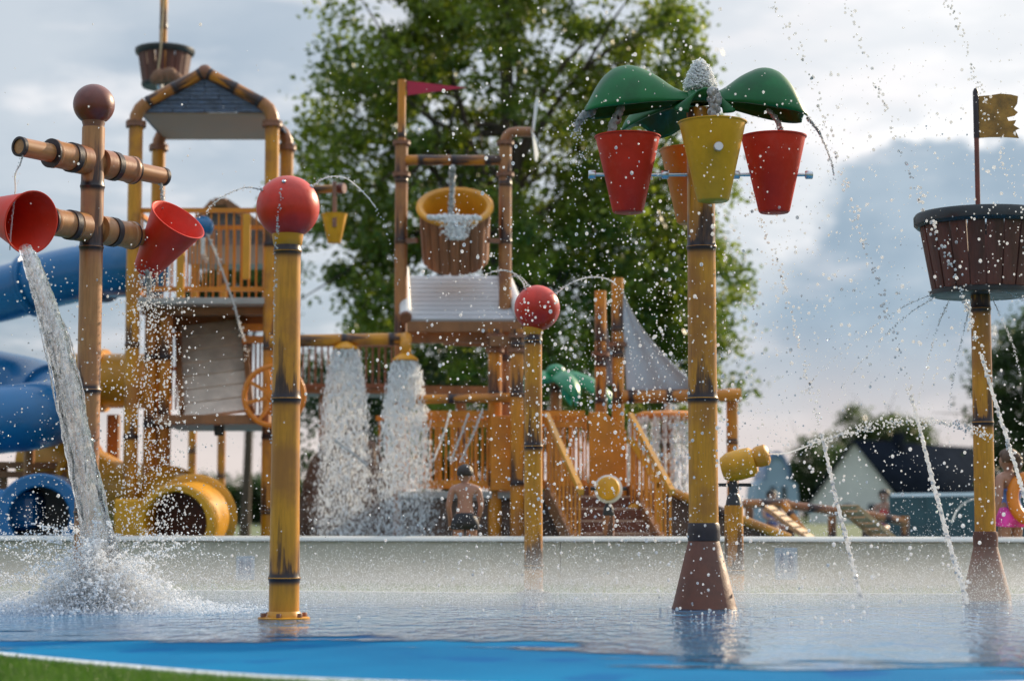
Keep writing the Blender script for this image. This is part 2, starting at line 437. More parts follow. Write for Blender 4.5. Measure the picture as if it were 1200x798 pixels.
def frame(p, d, side=None):        # matrix with Z along d at p
    z = Vector(d).normalized()
    a = Vector(side) if side else (Vector((0, 0, 1)) if abs(z.z) < 0.95 else Vector((1, 0, 0)))
    x = a.cross(z).normalized()
    y = z.cross(x)
    m = Matrix((x, y, z)).transposed().to_4x4()
    m.translation = Vector(p)
    return m


class MB:
    def __init__(self):
        self.v, self.f = [], []

    def add(self, vs, fs):
        o = len(self.v)
        self.v += [tuple(x) for x in vs]
        self.f += [tuple(i + o for i in q) for q in fs]
        return self

    def box(self, c, s, m=None):
        c = Vector(c)
        vs = [Vector((sx * s[0] / 2, sy * s[1] / 2, sz * s[2] / 2)) for sx in (-1, 1) for sy in (-1, 1) for sz in (-1, 1)]
        vs = [(m @ q if m else q) + c for q in vs]
        return self.add(vs, [(0, 1, 3, 2), (4, 6, 7, 5), (0, 4, 5, 1), (2, 3, 7, 6), (0, 2, 6, 4), (1, 5, 7, 3)])

    def beam(self, a, b, w, h, up=(0, 0, 1)):
        a, b = Vector(a), Vector(b)
        d = (b - a).normalized()
        s = d.cross(Vector(up)).normalized()
        u = s.cross(d)
        vs = [p + s * (i * w / 2) + u * (j * h / 2) for p in (a, b) for i in (-1, 1) for j in (-1, 1)]
        return self.add(vs, [(0, 1, 3, 2), (4, 6, 7, 5), (0, 4, 5, 1), (2, 3, 7, 6), (0, 2, 6, 4), (1, 5, 7, 3)])

    def tube(self, pts, r, seg=14, cap=True):
        pts = [Vector(p) for p in pts]
        n = len(pts)
        rs = r if isinstance(r, (list, tuple)) else [r] * n
        vs, fs, ref = [], [], None
        for i, p in enumerate(pts):
            d = (pts[min(i + 1, n - 1)] - pts[max(i - 1, 0)]).normalized()
            if ref is None:
                ref = d.orthogonal().normalized()
            ref = (ref - d * ref.dot(d)).normalized()
            b = d.cross(ref)
            for k in range(seg):
                a = 2 * math.pi * k / seg
                vs.append(p + (ref * math.cos(a) + b * math.sin(a)) * rs[i])
        for i in range(n - 1):
            for k in range(seg):
                k2 = (k + 1) % seg
                fs.append((i * seg + k, i * seg + k2, (i + 1) * seg + k2, (i + 1) * seg + k))
        if cap:
            fs.append(tuple(range(seg))[::-1])
            fs.append(tuple((n - 1) * seg + k for k in range(seg)))
        return self.add(vs, fs)

    def lathe(self, prof, m=None, seg=32):
        m = m or Matrix.Identity(4)
        vs, fs = [], []
        for r, z in prof:
            for k in range(seg):
                a = 2 * math.pi * k / seg
                vs.append(m @ Vector((r * math.cos(a), r * math.sin(a), z)))
        for i in range(len(prof) - 1):
            for k in range(seg):
                k2 = (k + 1) % seg
                fs.append((i * seg + k, i * seg + k2, (i + 1) * seg + k2, (i + 1) * seg + k))
        return self.add(vs, fs)

    def ball(self, c, r, seg=32, squash=1.0):
        n = seg // 2
        return self.lathe([(max(1e-4, r * math.sin(math.pi * i / n)), -r * squash * math.cos(math.pi * i / n)) for i in range(n + 1)],
                          Matrix.Translation(Vector(c)), seg)

    def grid(self, fn, nu, nv, thick=None):
        vs = [Vector(fn(i / nu, j / nv)) for i in range(nu + 1) for j in range(nv + 1)]
        fs = [(i * (nv + 1) + j, (i + 1) * (nv + 1) + j, (i + 1) * (nv + 1) + j + 1, i * (nv + 1) + j + 1) for i in range(nu) for j in range(nv)]
        return self.add(vs, fs)

    def prism(self, outline, off):      # extrude a planar polygon by the vector off
        n = len(outline)
        a = [Vector(p) for p in outline]
        off = Vector(off)
        fs = [tuple(range(n)), tuple(range(2 * n - 1, n - 1, -1))] + [(i, i + n, (i + 1) % n + n, (i + 1) % n) for i in range(n)]
        return self.add(a + [p + off for p in a], fs)

    def mesh(self, name, mat, smoothed=True, ang=38):
        me = bpy.data.meshes.new(name)
        me.from_pydata(self.v, [], self.f)
        finish(me, mat, smoothed, ang)
        return me

    def build(self, name, mat, parent=None, mw=None, smoothed=True, ang=38, thick=0, bevel=0):
        o = bpy.data.objects.new(name, self.mesh(name, mat, smoothed, ang))
        place(o, mw, parent)
        if thick:
            s = o.modifiers.new('solid', 'SOLIDIFY')
            s.thickness = thick
            s.offset = 0
        if bevel:
            b = o.modifiers.new('bevel', 'BEVEL')
            b.width = bevel
            b.segments = 2
            b.limit_method = 'ANGLE'
        return o


def inst(name, me, mw, parent):
    return place(bpy.data.objects.new(name, me), mw, parent)


def bamboo(name, p0, p1, r, mat='bamboo_gold', parent=None, nodes=None, r1=None, seg=20, ridge=1.07):
    p0, p1 = Vector(p0), Vector(p1)
    L = (p1 - p0).length
    r1 = r1 or r
    if nodes is None:
        nodes, s = [], random.uniform(0.25, 0.8)
        while s < L - 0.08:
            nodes.append(s)
            s += random.uniform(0.85, 1.25)
    nodes = sorted(n for n in nodes if 0.02 < n < L - 0.02)
    zs = {0.0, L}
    for n in nodes:
        for d in (-0.5, -0.34, -0.2, -0.1, -0.045, -0.018, -0.006, 0, 0.006, 0.018, 0.045, 0.1, 0.2, 0.34, 0.5):
            if 0 < n + d < L:
                zs.add(round(n + d, 4))
    zs = sorted(zs)
    prof, up, dn = [], [], []
    for z in zs:
        b = max([n for n in nodes if n <= z + 1e-6], default=-9)
        a = min([n for n in nodes if n >= z - 1e-6], default=L + 9)
        u, d = z - b, a - z
        near = min(u, d)
        k = 1 + (ridge - 1) * max(0, 1 - near / 0.02) + 0.03 * max(0, 1 - near / 0.12)
        if 0.02 < near < 0.05:
            k -= 0.015
        prof.append(((r + (r1 - r) * z / L) * k, z))
        up += [u] * seg
        dn += [d] * seg
    mb = MB().lathe(prof, None, seg)
    mb.f.append(tuple(range(seg))[::-1])
    mb.f.append(tuple((len(prof) - 1) * seg + k for k in range(seg)))
    me = mb.mesh(name, mat, True, 50)
    for nm, arr in (('up', up), ('dn', dn)):
        at = me.attributes.new(nm, 'FLOAT', 'POINT')
        at.data.foreach_set('value', arr)
    return place(bpy.data.objects.new(name, me), frame(p0, p1 - p0), parent)


def post(name, px, pyref, Y, pytop, parent, r=0.085, mat='bamboo_gold', z0=0.0, nodes_py=None):
    x = P(px, pyref, Y).x
    z1 = ZZ(pytop, Y)
    nodes = None if nodes_py is None else [ZZ(q, Y) - z0 for q in nodes_py]
    return bamboo(name, (x, Y, z0), (x, Y, z1), r, mat, parent, nodes)


def flange(parent, p, d, r, mat='brown_steel', t=0.035, bolts=8):
    m = frame(p, d)
    mb = MB().lathe([(r * 0.6, -t), (r, -t), (r, -0.006), (r * 0.985, 0), (r, 0.006), (r, t), (r * 0.6, t)], m, 24)
    for k in range(bolts):
        a = 2 * math.pi * k / bolts
        mb.lathe([(0.001, -t - 0.018), (0.013, -t - 0.018), (0.013, t + 0.018), (0.001, t + 0.018)],
                 m @ Matrix.Translation((r * 0.86 * math.cos(a), r * 0.86 * math.sin(a), 0)), 6)
    return mb.build('flange', mat, parent)


def bucket(name, mouth, axis, rm, rb, L, mat, parent, t=0.008, label=None):
    m = frame(Vector(mouth) - Vector(axis).normalized() * L, axis)
    prof = [(0.001, 0), (rb * 0.9, 0), (rb, 0.012), (rm * 0.985, L - 0.014), (rm + 0.006, L - 0.010), (rm + 0.007, L - 0.002), (rm, L),
            (rm - t, L - 0.004), (rb - t, 0.02), (0.001, 0.018)]
    o = MB().lathe(prof, None, 48).build(name, mat, parent, m, ang=50)
    if label:
        o['label'] = label
    return o


def stave_mesh(rb, rt, h, n, t, mat, gap=0.10):
    a = math.pi / n * (1 - gap)
    vs, fs, K = [], [], 3
    for (rr, z) in ((rb, 0), ((rb + rt) / 2, h / 2), (rt, h)):
        for k in range(K + 1):
            an = -a + 2 * a * k / K
            bulge = 0.35 * t * math.cos(math.pi * (k / K - 0.5))
            vs.append(((rr + bulge) * math.cos(an), (rr + bulge) * math.sin(an), z))
        for k in range(K, -1, -1):
            an = -a + 2 * a * k / K
            vs.append(((rr - t) * math.cos(an), (rr - t) * math.sin(an), z))
    S = 2 * (K + 1)
    for i in range(2):
        for k in range(S):
            fs.append((i * S + k, i * S + (k + 1) % S, (i + 1) * S + (k + 1) % S, (i + 1) * S + k))
    fs += [tuple(range(S))[::-1], tuple(2 * S + k for k in range(S))]
    return MB().add(vs, fs).mesh('stave', mat, True, 45)


def staves(parent, m, rb, rt, h, n, mat, t=0.03):
    me = stave_mesh(rb, rt, h, n, t, mat)
    for k in range(n):
        j = 1 + random.uniform(-0.012, 0.012)
        inst('stave', me, m @ Matrix.Rotation(2 * math.pi * k / n, 4, 'Z') @ Matrix.Diagonal((j, j, 1, 1)), parent)


def balusters(parent, a, b, h, n, mat, w=0.024, name='baluster'):
    a, b = Vector(a), Vector(b)
    me = MB().tube([(0, 0, 0), (0, 0, h)], w / 2, 6).mesh(name, mat)
    for i in range(n):
        inst(name, me, Matrix.Translation(a + (b - a) * ((i + 0.5) / n)), parent)


def spline(pts, k=8):
    pts = [Vector(p) for p in pts]
    q = [pts[0] * 2 - pts[1]] + pts + [pts[-1] * 2 - pts[-2]]
    out = []
    for i in range(1, len(q) - 2):
        for j in range(k):
            t = j / k
            a, b, c, d = q[i - 1], q[i], q[i + 1], q[i + 2]
            out.append(0.5 * ((2 * b) + (c - a) * t + (2 * a - 5 * b + 4 * c - d) * t * t + (3 * b - a - 3 * c + d) * t ** 3))
    out.append(pts[-1])
    return out


# unit low-poly bead
PHI = (1 + 5 ** 0.5) / 2
ICO_V = [Vector(v).normalized() for v in [(-1, PHI, 0), (1, PHI, 0), (-1, -PHI, 0), (1, -PHI, 0), (0, -1, PHI), (0, 1, PHI), (0, -1, -PHI), (0, 1, -PHI),
                                          (PHI, 0, -1), (PHI, 0, 1), (-PHI, 0, -1), (-PHI, 0, 1)]]
ICO_F = [(0, 11, 5), (0, 5, 1), (0, 1, 7), (0, 7, 10), (0, 10, 11), (1, 5, 9), (5, 11, 4), (11, 10, 2), (10, 7, 6), (7, 1, 8), (3, 9, 4), (3, 4, 2), (3, 2, 6),
         (3, 6, 8), (3, 8, 9), (4, 9, 5), (2, 4, 11), (6, 2, 10), (8, 6, 7), (9, 8, 1)]


def bead(mb, c, r, sz=1.0):
    c = Vector(c)
    mb.add([(c.x + v.x * r, c.y + v.y * r, c.z + v.z * r * sz) for v in ICO_V], ICO_F)


def drops(name, label, cat, pts, rad, mat, stretch=1.0, parent=None):
    """a cloud of droplets: points that carry bead instances"""
    pts = np.asarray(pts, dtype=np.float32)
    n = len(pts)
    me = bpy.data.meshes.new(name)
    me.vertices.add(n)
    me.vertices.foreach_set('co', pts.ravel())
    s = np.stack([rad, rad, np.asarray(rad) * stretch], 1).astype(np.float32)
    at = me.attributes.new('scl', 'FLOAT_VECTOR', 'POINT')
    at.data.foreach_set('vector', s.ravel())
    me.materials.append(M[mat])
    o = bpy.data.objects.new(name, me)
    place(o, None, parent)
    ng = bpy.data.node_groups.new(name, 'GeometryNodeTree')
    ng.interface.new_socket('Geometry', in_out='INPUT', socket_type='NodeSocketGeometry')
    ng.interface.new_socket('Geometry', in_out='OUTPUT', socket_type='NodeSocketGeometry')
    gi, go = ng.nodes.new('NodeGroupInput'), ng.nodes.new('NodeGroupOutput')
    ico = nd(ng, 'GeometryNodeMeshIcoSphere', {'Radius': 1.0, 'Subdivisions': 2})
    sm = nd(ng, 'GeometryNodeSetShadeSmooth', {'Geometry': ico.outputs[0]})
    mt = nd(ng, 'GeometryNodeSetMaterial', {'Geometry': sm.outputs[0], 'Material': M[mat]})
    na = nd(ng, 'GeometryNodeInputNamedAttribute', {'Name': 'scl'}, data_type='FLOAT_VECTOR')
    ip = nd(ng, 'GeometryNodeInstanceOnPoints', {'Points': gi.outputs[0], 'Instance': mt.outputs[0], 'Scale': na.outputs[0]})
    ng.links.new(ip.outputs[0], go.inputs[0])
    md = o.modifiers.new('droplets', 'NODES')
    md.node_group = ng
    return tag(o, label, cat, kind='stuff')

# ================================================================ the setting
def structure(name, mb, mat, smoothed=False, **k):
    return tag(mb.build(name, mat, smoothed=smoothed, **k), kind='structure')


structure('ground', MB().box((0, 700, -0.07), (2600, 1700, 0.06)), 'ground_earth')


def closed(pts, k=10):
    n = len(pts)
    out = []
    for i in range(n):
        a, b, c, d = (Vector(pts[(i + j - 1) % n] + (0,)) for j in range(4))
        for j in range(k):
            t = j / k
            out.append(0.5 * ((2 * b) + (c - a) * t + (2 * a - 5 * b + 4 * c - d) * t * t + (3 * b - a - 3 * c + d) * t ** 3))
    return out


PAD = closed([(-2.72, 10.35), (-1.56, 9.15), (-0.73, 8.55), (0.35, 8.25), (1.7, 8.28), (3.4, 9.0), (5.2, 10.6), (6.6, 13.0), (6.9, 15.6), (5.6, 17.4),
              (3.0, 17.75), (0.0, 17.95), (-2.6, 18.5), (-4.6, 18.3), (-5.7, 17.0), (-5.5, 14.9), (-4.6, 12.9), (-3.6, 11.4)], 10)


def offset(poly, d):
    n = len(poly)
    out = []
    for i in range(n):
        t = (poly[(i + 1) % n] - poly[i - 1]).normalized()
        out.append(poly[i] + Vector((t.y, -t.x, 0)) * d)
    return out


sgn = 1 if sum(PAD[i].x * PAD[(i + 1) % len(PAD)].y - PAD[(i + 1) % len(PAD)].x * PAD[i].y for i in range(len(PAD))) > 0 else -1
structure('turf', MB().box((0.5, 12.5, -0.035), (30, 17.5, 0.05)), 'turf_base')
structure('splash_pad', MB().prism([p + Vector((0, 0, -0.03)) for p in PAD], (0, 0, 0.036)), 'pad_dry')
EDGE = offset(PAD, sgn * 0.11)
mb = MB()
n = len(PAD)
vs = [p + Vector((0, 0, 0.012)) for p in PAD] + [p + Vector((0, 0, 0.012)) for p in EDGE] + [p + Vector((0, 0, -0.02)) for p in EDGE]
mb.add(vs, [(i, (i + 1) % n, (i + 1) % n + n, i + n) for i in range(n)] + [(i + n, (i + 1) % n + n, (i + 1) % n + 2 * n, i + 2 * n) for i in range(n)])
structure('pad_border', mb, 'white_line')

# standing water on the pad: one sheet with bays and tongues
WET = offset(PAD, -sgn * 0.03)
structure('water_film', MB().add([p + Vector((0, 0, 0.0105)) for p in WET], [tuple(range(len(WET)))]), 'pad_film')

# pool behind the low wall
structure('pool_floor', MB().box((0, 35, -0.03), (44, 27, 0.04)), 'pool_floor')
structure('pool_water', MB().box((0, 35, 0.055), (44, 26.6, 0.09)), 'pool_water')

# low wall round the pool: a run of gentle chord
wall = thing('pool_wall', 'long low pale grey pool wall with a rounded white top edge', 'wall', (0, 19.6, 0))
A0, A1 = Vector((-13.5, 21.9, 0)), Vector((14.5, 18.3, 0))
wdir = (A1 - A0).normalized()
wn = Vector((wdir.y, -wdir.x, 0))
if wn.y > 0:
    wn = -wn
sec = A0.copy()
wpts = [A0 + (A1 - A0) * (i / 6) for i in range(7)]
for i in range(6):
    a, b = wpts[i] + wdir * 0.004, wpts[i + 1] - wdir * 0.004
    MB().beam(a + Vector((0, 0, 0.20)), b + Vector((0, 0, 0.20)), 0.28, 0.48).build('wall_panel', 'wall_render', wall, smoothed=False, bevel=0.006)
prof = []
mbc = MB()
for q in range(2):
    pass
capn = 14
vs = []
for e in (A0, A1):
    for k in range(capn + 1):
        a = math.pi * k / capn
        vs.append(e + wn * (0.165 * math.cos(a)) + Vector((0, 0, 0.445 + 0.05 * math.sin(a))))
fs = [(k, k + 1, k + capn + 2, k + capn + 1) for k in range(capn)] + [(0, capn + 1, 2 * capn + 1, capn)]
MB().add(vs, fs).build('wall_cap', 'wall_cap', wall)


def wall_at(px):
    for i in range(400):
        q = A0 + (A1 - A0) * (i / 399)
        if 600 + F * q.x / q.y >= px:
            return q
    return A1


for px, w, h, z, lab in ((917, 0.22, 0.31, 0.23, 'pale blue rule plate on the pool wall behind the water cannon'),
                         (287, 0.19, 0.24, 0.17, 'faded blue rule plate on the pool wall beside the red ball post')):
    q = wall_at(px) + wn * 0.146
    s = thing('rule_sign', lab, 'sign', (q.x, q.y, z - h / 2))
    mm = frame(q + Vector((0, 0, z)), wn)
    MB().box((0, 0, 0), (w, h, 0.012), None).build('plate', 'sign_blue', s, mm, smoothed=False, bevel=0.003)
    for k in (-1, 1):
        mbp = MB()
        mbp.lathe([(0.001, 0.0065), (0.020, 0.0065), (0.020, 0.0095), (0.001, 0.0095)], Matrix.Translation((k * w * 0.2, h * 0.26, 0)), 14)
        mbp.box((k * w * 0.2, h * 0.02, 0.008), (0.05, 0.11, 0.003))
        mbp.box((k * w * 0.2, -h * 0.24, 0.008), (0.07, 0.015, 0.003))
        mbp.build('pictogram', 'sign_dark', s, mm, smoothed=False)


# turf blades at the near edge and the strip along the wall
def inside_pad(x, y):
    c = False
    for i in range(len(EDGE)):
        a, b = EDGE[i], EDGE[i - 1]
        if (a.y > y) != (b.y > y) and x < (b.x - a.x) * (y - a.y) / (b.y - a.y) + a.x:
            c = not c
    return c


def blades(spots, name, label):
    vs, fs, rn = [], [], []
    for x, y, h in spots:
        a = random.uniform(0, 6.28)
        w = random.uniform(0.002, 0.004)
        lx, ly = random.gauss(0, 0.012), random.gauss(0, 0.012)
        i = len(vs)
        vs += [(x - w * math.cos(a), y - w * math.sin(a), -0.012), (x + w * math.cos(a), y + w * math.sin(a), -0.012), (x + lx, y + ly, h - 0.01)]
        fs.append((i, i + 1, i + 2))
        rn += [random.random()] * 3
    me = bpy.data.meshes.new(name)
    me.from_pydata(vs, [], fs)
    me.attributes.new('rnd', 'FLOAT', 'POINT').data.foreach_set('value', rn)
    finish(me, 'turf_blade', False)
    return tag(place(bpy.data.objects.new(name, me)), label, 'grass', kind='stuff')


sp = []
while len(sp) < 52000:
    x, y = random.uniform(-3.4, 1.2), random.uniform(7.2, 11.2)
    if x > -y * 0.29 - 0.25 and not inside_pad(x, y):
        sp.append((x, y, random.uniform(0.022, 0.045)))
blades(sp, 'artificial_turf', 'short green artificial turf outside the white pad border')
sp = []
while len(sp) < 16000:
    x = random.uniform(-6.2, 6.2)
    q = A0 + (A1 - A0) * ((x - A0.x) / (A1.x - A0.x))
    y = random.uniform(q.y - 2.3, q.y - 0.16)
    if not inside_pad(x, y):
        sp.append((x, y, random.uniform(0.04, 0.08)))
blades(sp, 'grass_strip', 'bright green grass strip between the pad and the pool wall')

# ================================================================ splash pad features
# ---- near red ball post
Yb = 13.5
b0 = G(334, 722)
b0 = Vector((P(335, 500, Yb).x, Yb, 0))
t = thing('spray_ball_post', 'tall golden bamboo post with red ball and bolted round base plate, large', 'spray post', b0)
zt = ZZ(278, Yb)
bamboo('post', b0 + Vector((0, 0, 0.01)), b0 + Vector((0, 0, zt)), 0.103, 'bamboo_gold', t, [ZZ(679, Yb), ZZ(469, Yb), ZZ(296, Yb)], 0.089, 28)
MB().lathe([(0.10, 0), (0.172, 0), (0.175, 0.004), (0.175, 0.012), (0.165, 0.016), (0.118, 0.018), (0.108, 0.05), (0.103, 0.055)], Matrix.Translation(b0 + Vector((0, 0, 0.006))), 40).build('base_plate', 'ochre_plastic', t)
mbolt = MB().lathe([(0.001, 0.03), (0.016, 0.03), (0.018, 0.026), (0.018, 0.0)], None, 6).mesh('bolt', 'brown_steel')
for k in range(6):
    a = k * math.pi / 3 + 0.4
    inst('bolt', mbolt, Matrix.Translation(b0 + Vector((0.145 * math.cos(a), 0.145 * math.sin(a), 0.02))), t)
MB().lathe([(0.088, -0.03), (0.098, -0.02), (0.104, 0.02), (0.108, 0.05), (0.09, 0.075)], Matrix.Translation(b0 + Vector((0, 0, zt - 0.03))), 32).build('collar', 'ochre_plastic', t)
bc = Vector((b0.x, Yb, ZZ(243, Yb)))
ball = MB().ball(bc, 0.216, 48).build('ball', 'red_ball', t)
mnz = MB().lathe([(0.001, 0.012), (0.012, 0.012), (0.015, 0.004), (0.015, -0.01)], None, 12).mesh('nozzle', 'steel')
BALL_N = [Vector((-0.80, -0.15, 0.55)), Vector((0.75, -0.2, 0.62)), Vector((-0.06, -0.72, 0.68))]
for d in BALL_N:
    d = d.normalized()
    inst('nozzle', mnz, frame(bc + d * 0.216, d), ball)

# ---- smaller red ball post by the wall
Ym = 18.0
m0 = Vector((P(625, 500, Ym).x, Ym, 0))
t = thing('spray_ball_post', 'slim bamboo post with a smaller red ball close in front of the pool wall', 'spray post', m0)
zt = ZZ(386, Ym)
bamboo('post', m0, m0 + Vector((0, 0, zt)), 0.084, 'bamboo_gold', t, [ZZ(662, Ym), ZZ(523, Ym), ZZ(399, Ym)], 0.078, 24)
MB().lathe([(0.084, 0), (0.15, 0), (0.15, 0.014), (0.10, 0.02), (0.084, 0.04)], Matrix.Translation(m0 + Vector((0, 0, 0.004))), 32).build('base_plate', 'dark_band', t)
MB().lathe([(0.078, -0.03), (0.088, -0.01), (0.094, 0.04), (0.07, 0.06)], Matrix.Translation(m0 + Vector((0, 0, zt - 0.02))), 28).build('collar', 'ochre_plastic', t)
mc = Vector((P(629.5, 361, Ym).x, Ym, ZZ(361, Ym)))
ball = MB().ball(mc, 0.208, 44).build('ball', 'red_ball', t)
for d in (Vector((-0.35, -0.2, 0.9)), Vector((0.8, 0, 0.6)), Vector((-0.1, 0.3, 0.9))):
    d = d.normalized()
    inst('nozzle', mnz, frame(mc + d * 0.208, d), ball)

# ---- cross post with two tipping buckets
Yc = 16.0
c0 = Vector((P(105, 400, Yc).x, Yc, 0))
t = thing('tipping_bucket_post', 'tan post with two cross pipes, maroon ball on top and two tipped red buckets', 'spray post', c0)
bamboo('post', c0, c0 + Vector((0, 0, ZZ(150, Yc))), 0.094, 'bamboo_tan', t, [ZZ(457, Yc), ZZ(600, Yc), ZZ(290, Yc), ZZ(219, Yc)], 0.092, 28)
MB().lathe([(0.094, 0), (0.17, 0), (0.17, 0.014), (0.11, 0.02), (0.094, 0.05)], Matrix.Translation(c0), 32).build('base_plate', 'ochre_plastic', t)
zn = ZZ(152, Yc)
MB().lathe([(0.09, -0.01), (0.088, 0.0), (0.086, 0.03), (0.094, 0.06), (0.096, 0.09), (0.08, 0.1)], Matrix.Translation(c0 + Vector((0, 0, zn))), 32).build('neck', 'brown_steel', t)
MB().ball(Vector((c0.x + 0.0, Yc, ZZ(123, Yc))), 0.168, 44).build('ball', 'maroon_ball', t)
bd = Vector((0.536, 0.844, 0))
for zpy, l0, l1 in ((190, -0.80, 0.84), (268, -0.50, 0.66)):
    cc = Vector((c0.x, Yc, ZZ(zpy, Yc)))
    bamboo('cross_pipe', cc + bd * l0, cc + bd * l1, 0.074, 'bamboo_tan', t, [], None, 24)
    for s in (-1, 1):
        slv = MB()
        a, b = 0.085, 0.47
        m = frame(cc, bd * s)
        slv.lathe([(0.07, a), (0.118, a), (0.118, a + 0.10), (0.112, a + 0.105), (0.108, a + 0.16), (0.108, b - 0.05), (0.116, b - 0.04), (0.116, b - 0.008), (0.112, b), (0.076, b), (0.07, b - 0.02)], m, 32)
        sl = slv.build('sleeve', 'bamboo_tan', t)
        for nm in ('up', 'dn'):
            sl.data.attributes.new(nm, 'FLOAT', 'POINT').data.foreach_set('value', [1.0] * len(sl.data.vertices))
        MB().lathe([(0.105, a + 0.12), (0.121, a + 0.122), (0.121, a + 0.175), (0.105, a + 0.178)], m, 32).build('band', 'dark_band', sl)
        MB().lathe([(0.07, b + 0.001), (0.117, b - 0.012), (0.1175, b + 0.004), (0.07, b + 0.006)], m, 32).build('band', 'dark_band', sl)
    if zpy == 190:
        for e in (l0, l1):
            m = frame(cc + bd * e, bd * (1 if e > 0 else -1))
            MB().lathe([(0.0735, -0.02), (0.079, -0.02), (0.079, 0.012), (0.06, 0.014), (0.058, -0.01), (0.001, -0.012)], m, 28).build('pipe_end', 'dark_band', t)
rb_axis = Vector((0.556, -0.40, 0.72)).normalized()
rb_mouth = P(209, 257, 16.45)
bucket('tipping_bucket', rb_mouth, rb_axis, 0.243, 0.108, 0.56, 'red_plastic', t)
lb_axis = Vector((0.76, -0.60, -0.24)).normalized()
lb_mouth = P(37, 261, 15.25)
bucket('tipping_bucket', lb_mouth, lb_axis, 0.243, 0.108, 0.56, 'red_plastic', t)
LIP = lb_mouth + Vector((0, 0, -0.235))

# ---- palm post with four buckets
Yp = 15.0
p0 = Vector((P(822, 300, Yp).x, Yp, 0))
PALM = p0
t = thing('palm_bucket_post', 'bamboo palm post with green leaf chutes over four hanging red, yellow and orange buckets', 'spray post', p0)
bamboo('post', p0 + Vector((0, 0, ZZ(632, Yp))), p0 + Vector((0, 0, ZZ(128, Yp))), 0.112, 'bamboo_gold', t,
       [ZZ(q, Yp) - ZZ(632, Yp) for q in (467, 290, 152)], 0.104, 28)
MB().lathe([(0.24, 0.0), (0.246, 0.012), (0.238, 0.03), (0.118, ZZ(634, Yp)), (0.11, ZZ(632, Yp))], Matrix.Translation(p0), 40).build('cone_base', 'rust_cone', t)
MB().lathe([(0.112, ZZ(634, Yp)), (0.121, ZZ(633, Yp)), (0.123, ZZ(622, Yp)), (0.118, ZZ(614, Yp)), (0.11, ZZ(612, Yp))], Matrix.Translation(p0), 36).build('band', 'dark_band', t)
zbar = ZZ(205, Yp)
arm = 0.556
off = {'left': Vector((-arm, 0, 0)), 'right': Vector((arm, 0, 0)), 'front': Vector((0.035, -arm, 0)), 'back': Vector((-0.02, arm, 0))}
for a, b in (('left', 'right'), ('front', 'back')):
    d = (off[b] - off[a]).normalized()
    e0, e1 = p0 + off[a] - d * 0.27 + Vector((0, 0, zbar)), p0 + off[b] + d * 0.27 + Vector((0, 0, zbar))
    if a == 'front':
        e0, e1 = e0 + Vector((0, 0, 0.062)), e1 + Vector((0, 0, 0.062))
    MB().tube([e0, e1], 0.014, 12).build('axle', 'steel', t)
    cap = MB().lathe([(0.001, -0.03), (0.03, -0.03), (0.034, -0.022), (0.034, 0.02), (0.03, 0.026), (0.001, 0.026)], None, 16).mesh('axle_cap', 'steel')
    for e in (e0, e1):
        inst('axle_cap', cap, frame(e, d), t)
    for s in (-1, 1):
        inst('axle_cap', cap, frame((e0 + e1) / 2 + d * s * 0.27, d), t)
zrim = ZZ(160, Yp)
for k, mat, lab in (('left', 'red_plastic', 'red bucket'), ('right', 'red_plastic', 'red bucket'), ('front', 'yellow_plastic', 'yellow bucket'), ('back', 'orange_plastic', 'orange bucket')):
    bucket('bucket', p0 + off[k] + Vector((0, 0, zrim)), (0.0, 0.0, 1), 0.247, 0.118, 0.59, mat, t, label=lab)
ztop = ZZ(116, Yp)


RIDGE_U = (0, 0.1, 0.22, 0.40, 0.58, 0.70, 0.80, 0.90, 0.96, 1.0)
RIDGE_Z = (0, 0.0, 0.035, 0.15, 0.222, 0.215, 0.17, 0.06, -0.05, -0.15)
EDGE_Z = (-0.05, -0.06, -0.075, -0.09, -0.115, -0.13, -0.14, -0.15, -0.155, -0.16)


def leaf_fn(dirv, L, W, hump, shift=0.0):
    s = Vector((-dirv.y, dirv.x, 0))

    def sm(u, tab):
        return float(sum(np.interp(min(1, max(0, u + d)), RIDGE_U, tab) for d in (-0.05, -0.025, 0, 0.025, 0.05)) / 5)

    def fn(u, v):
        vv = 2 * v - 1
        rz, ez = sm(u, RIDGE_Z) * hump, sm(u, EDGE_Z)
        wid = W * (0.30 + 0.70 * math.sin(min(1, u * 1.25) * math.pi / 2) ** 1.4)
        if u > 0.82:
            wid *= math.sqrt(max(0.0, 1 - ((u - 0.82) / 0.20) ** 2)) * 0.75 + 0.25
        z = rz + (ez - rz) * abs(vv) ** 1.7 - shift * u ** 1.5
        y = wid * math.sin(vv * 1.3) / math.sin(1.3)
        return p0 + Vector((0, 0, ztop + 0.035)) + dirv * (L * u) + s * y + Vector((0, 0, z))
    return fn


for dv, L, hp, sh in (((-1, 0.0, 0), 0.88, 1.0, 0.0), ((1, 0.04, 0), 0.80, 1.0, 0.03), ((0.1, -1, 0), 0.22, -0.3, 0.03), ((-0.5, 0.86, 0), 0.85, 0.5, 0.04)):
    MB().grid(leaf_fn(Vector(dv).normalized(), L, 0.23, hp, sh), 32, 22).build('leaf', 'green_plastic', t, thick=0.014, ang=70)
MB().lathe([(0.001, 0.045), (0.05, 0.04), (0.10, 0.03), (0.13, -0.02), (0.11, -0.05), (0.09, -0.06)], Matrix.Translation(p0 + Vector((0, 0, ztop + 0.02))), 28).build('crown', 'green_plastic', t)

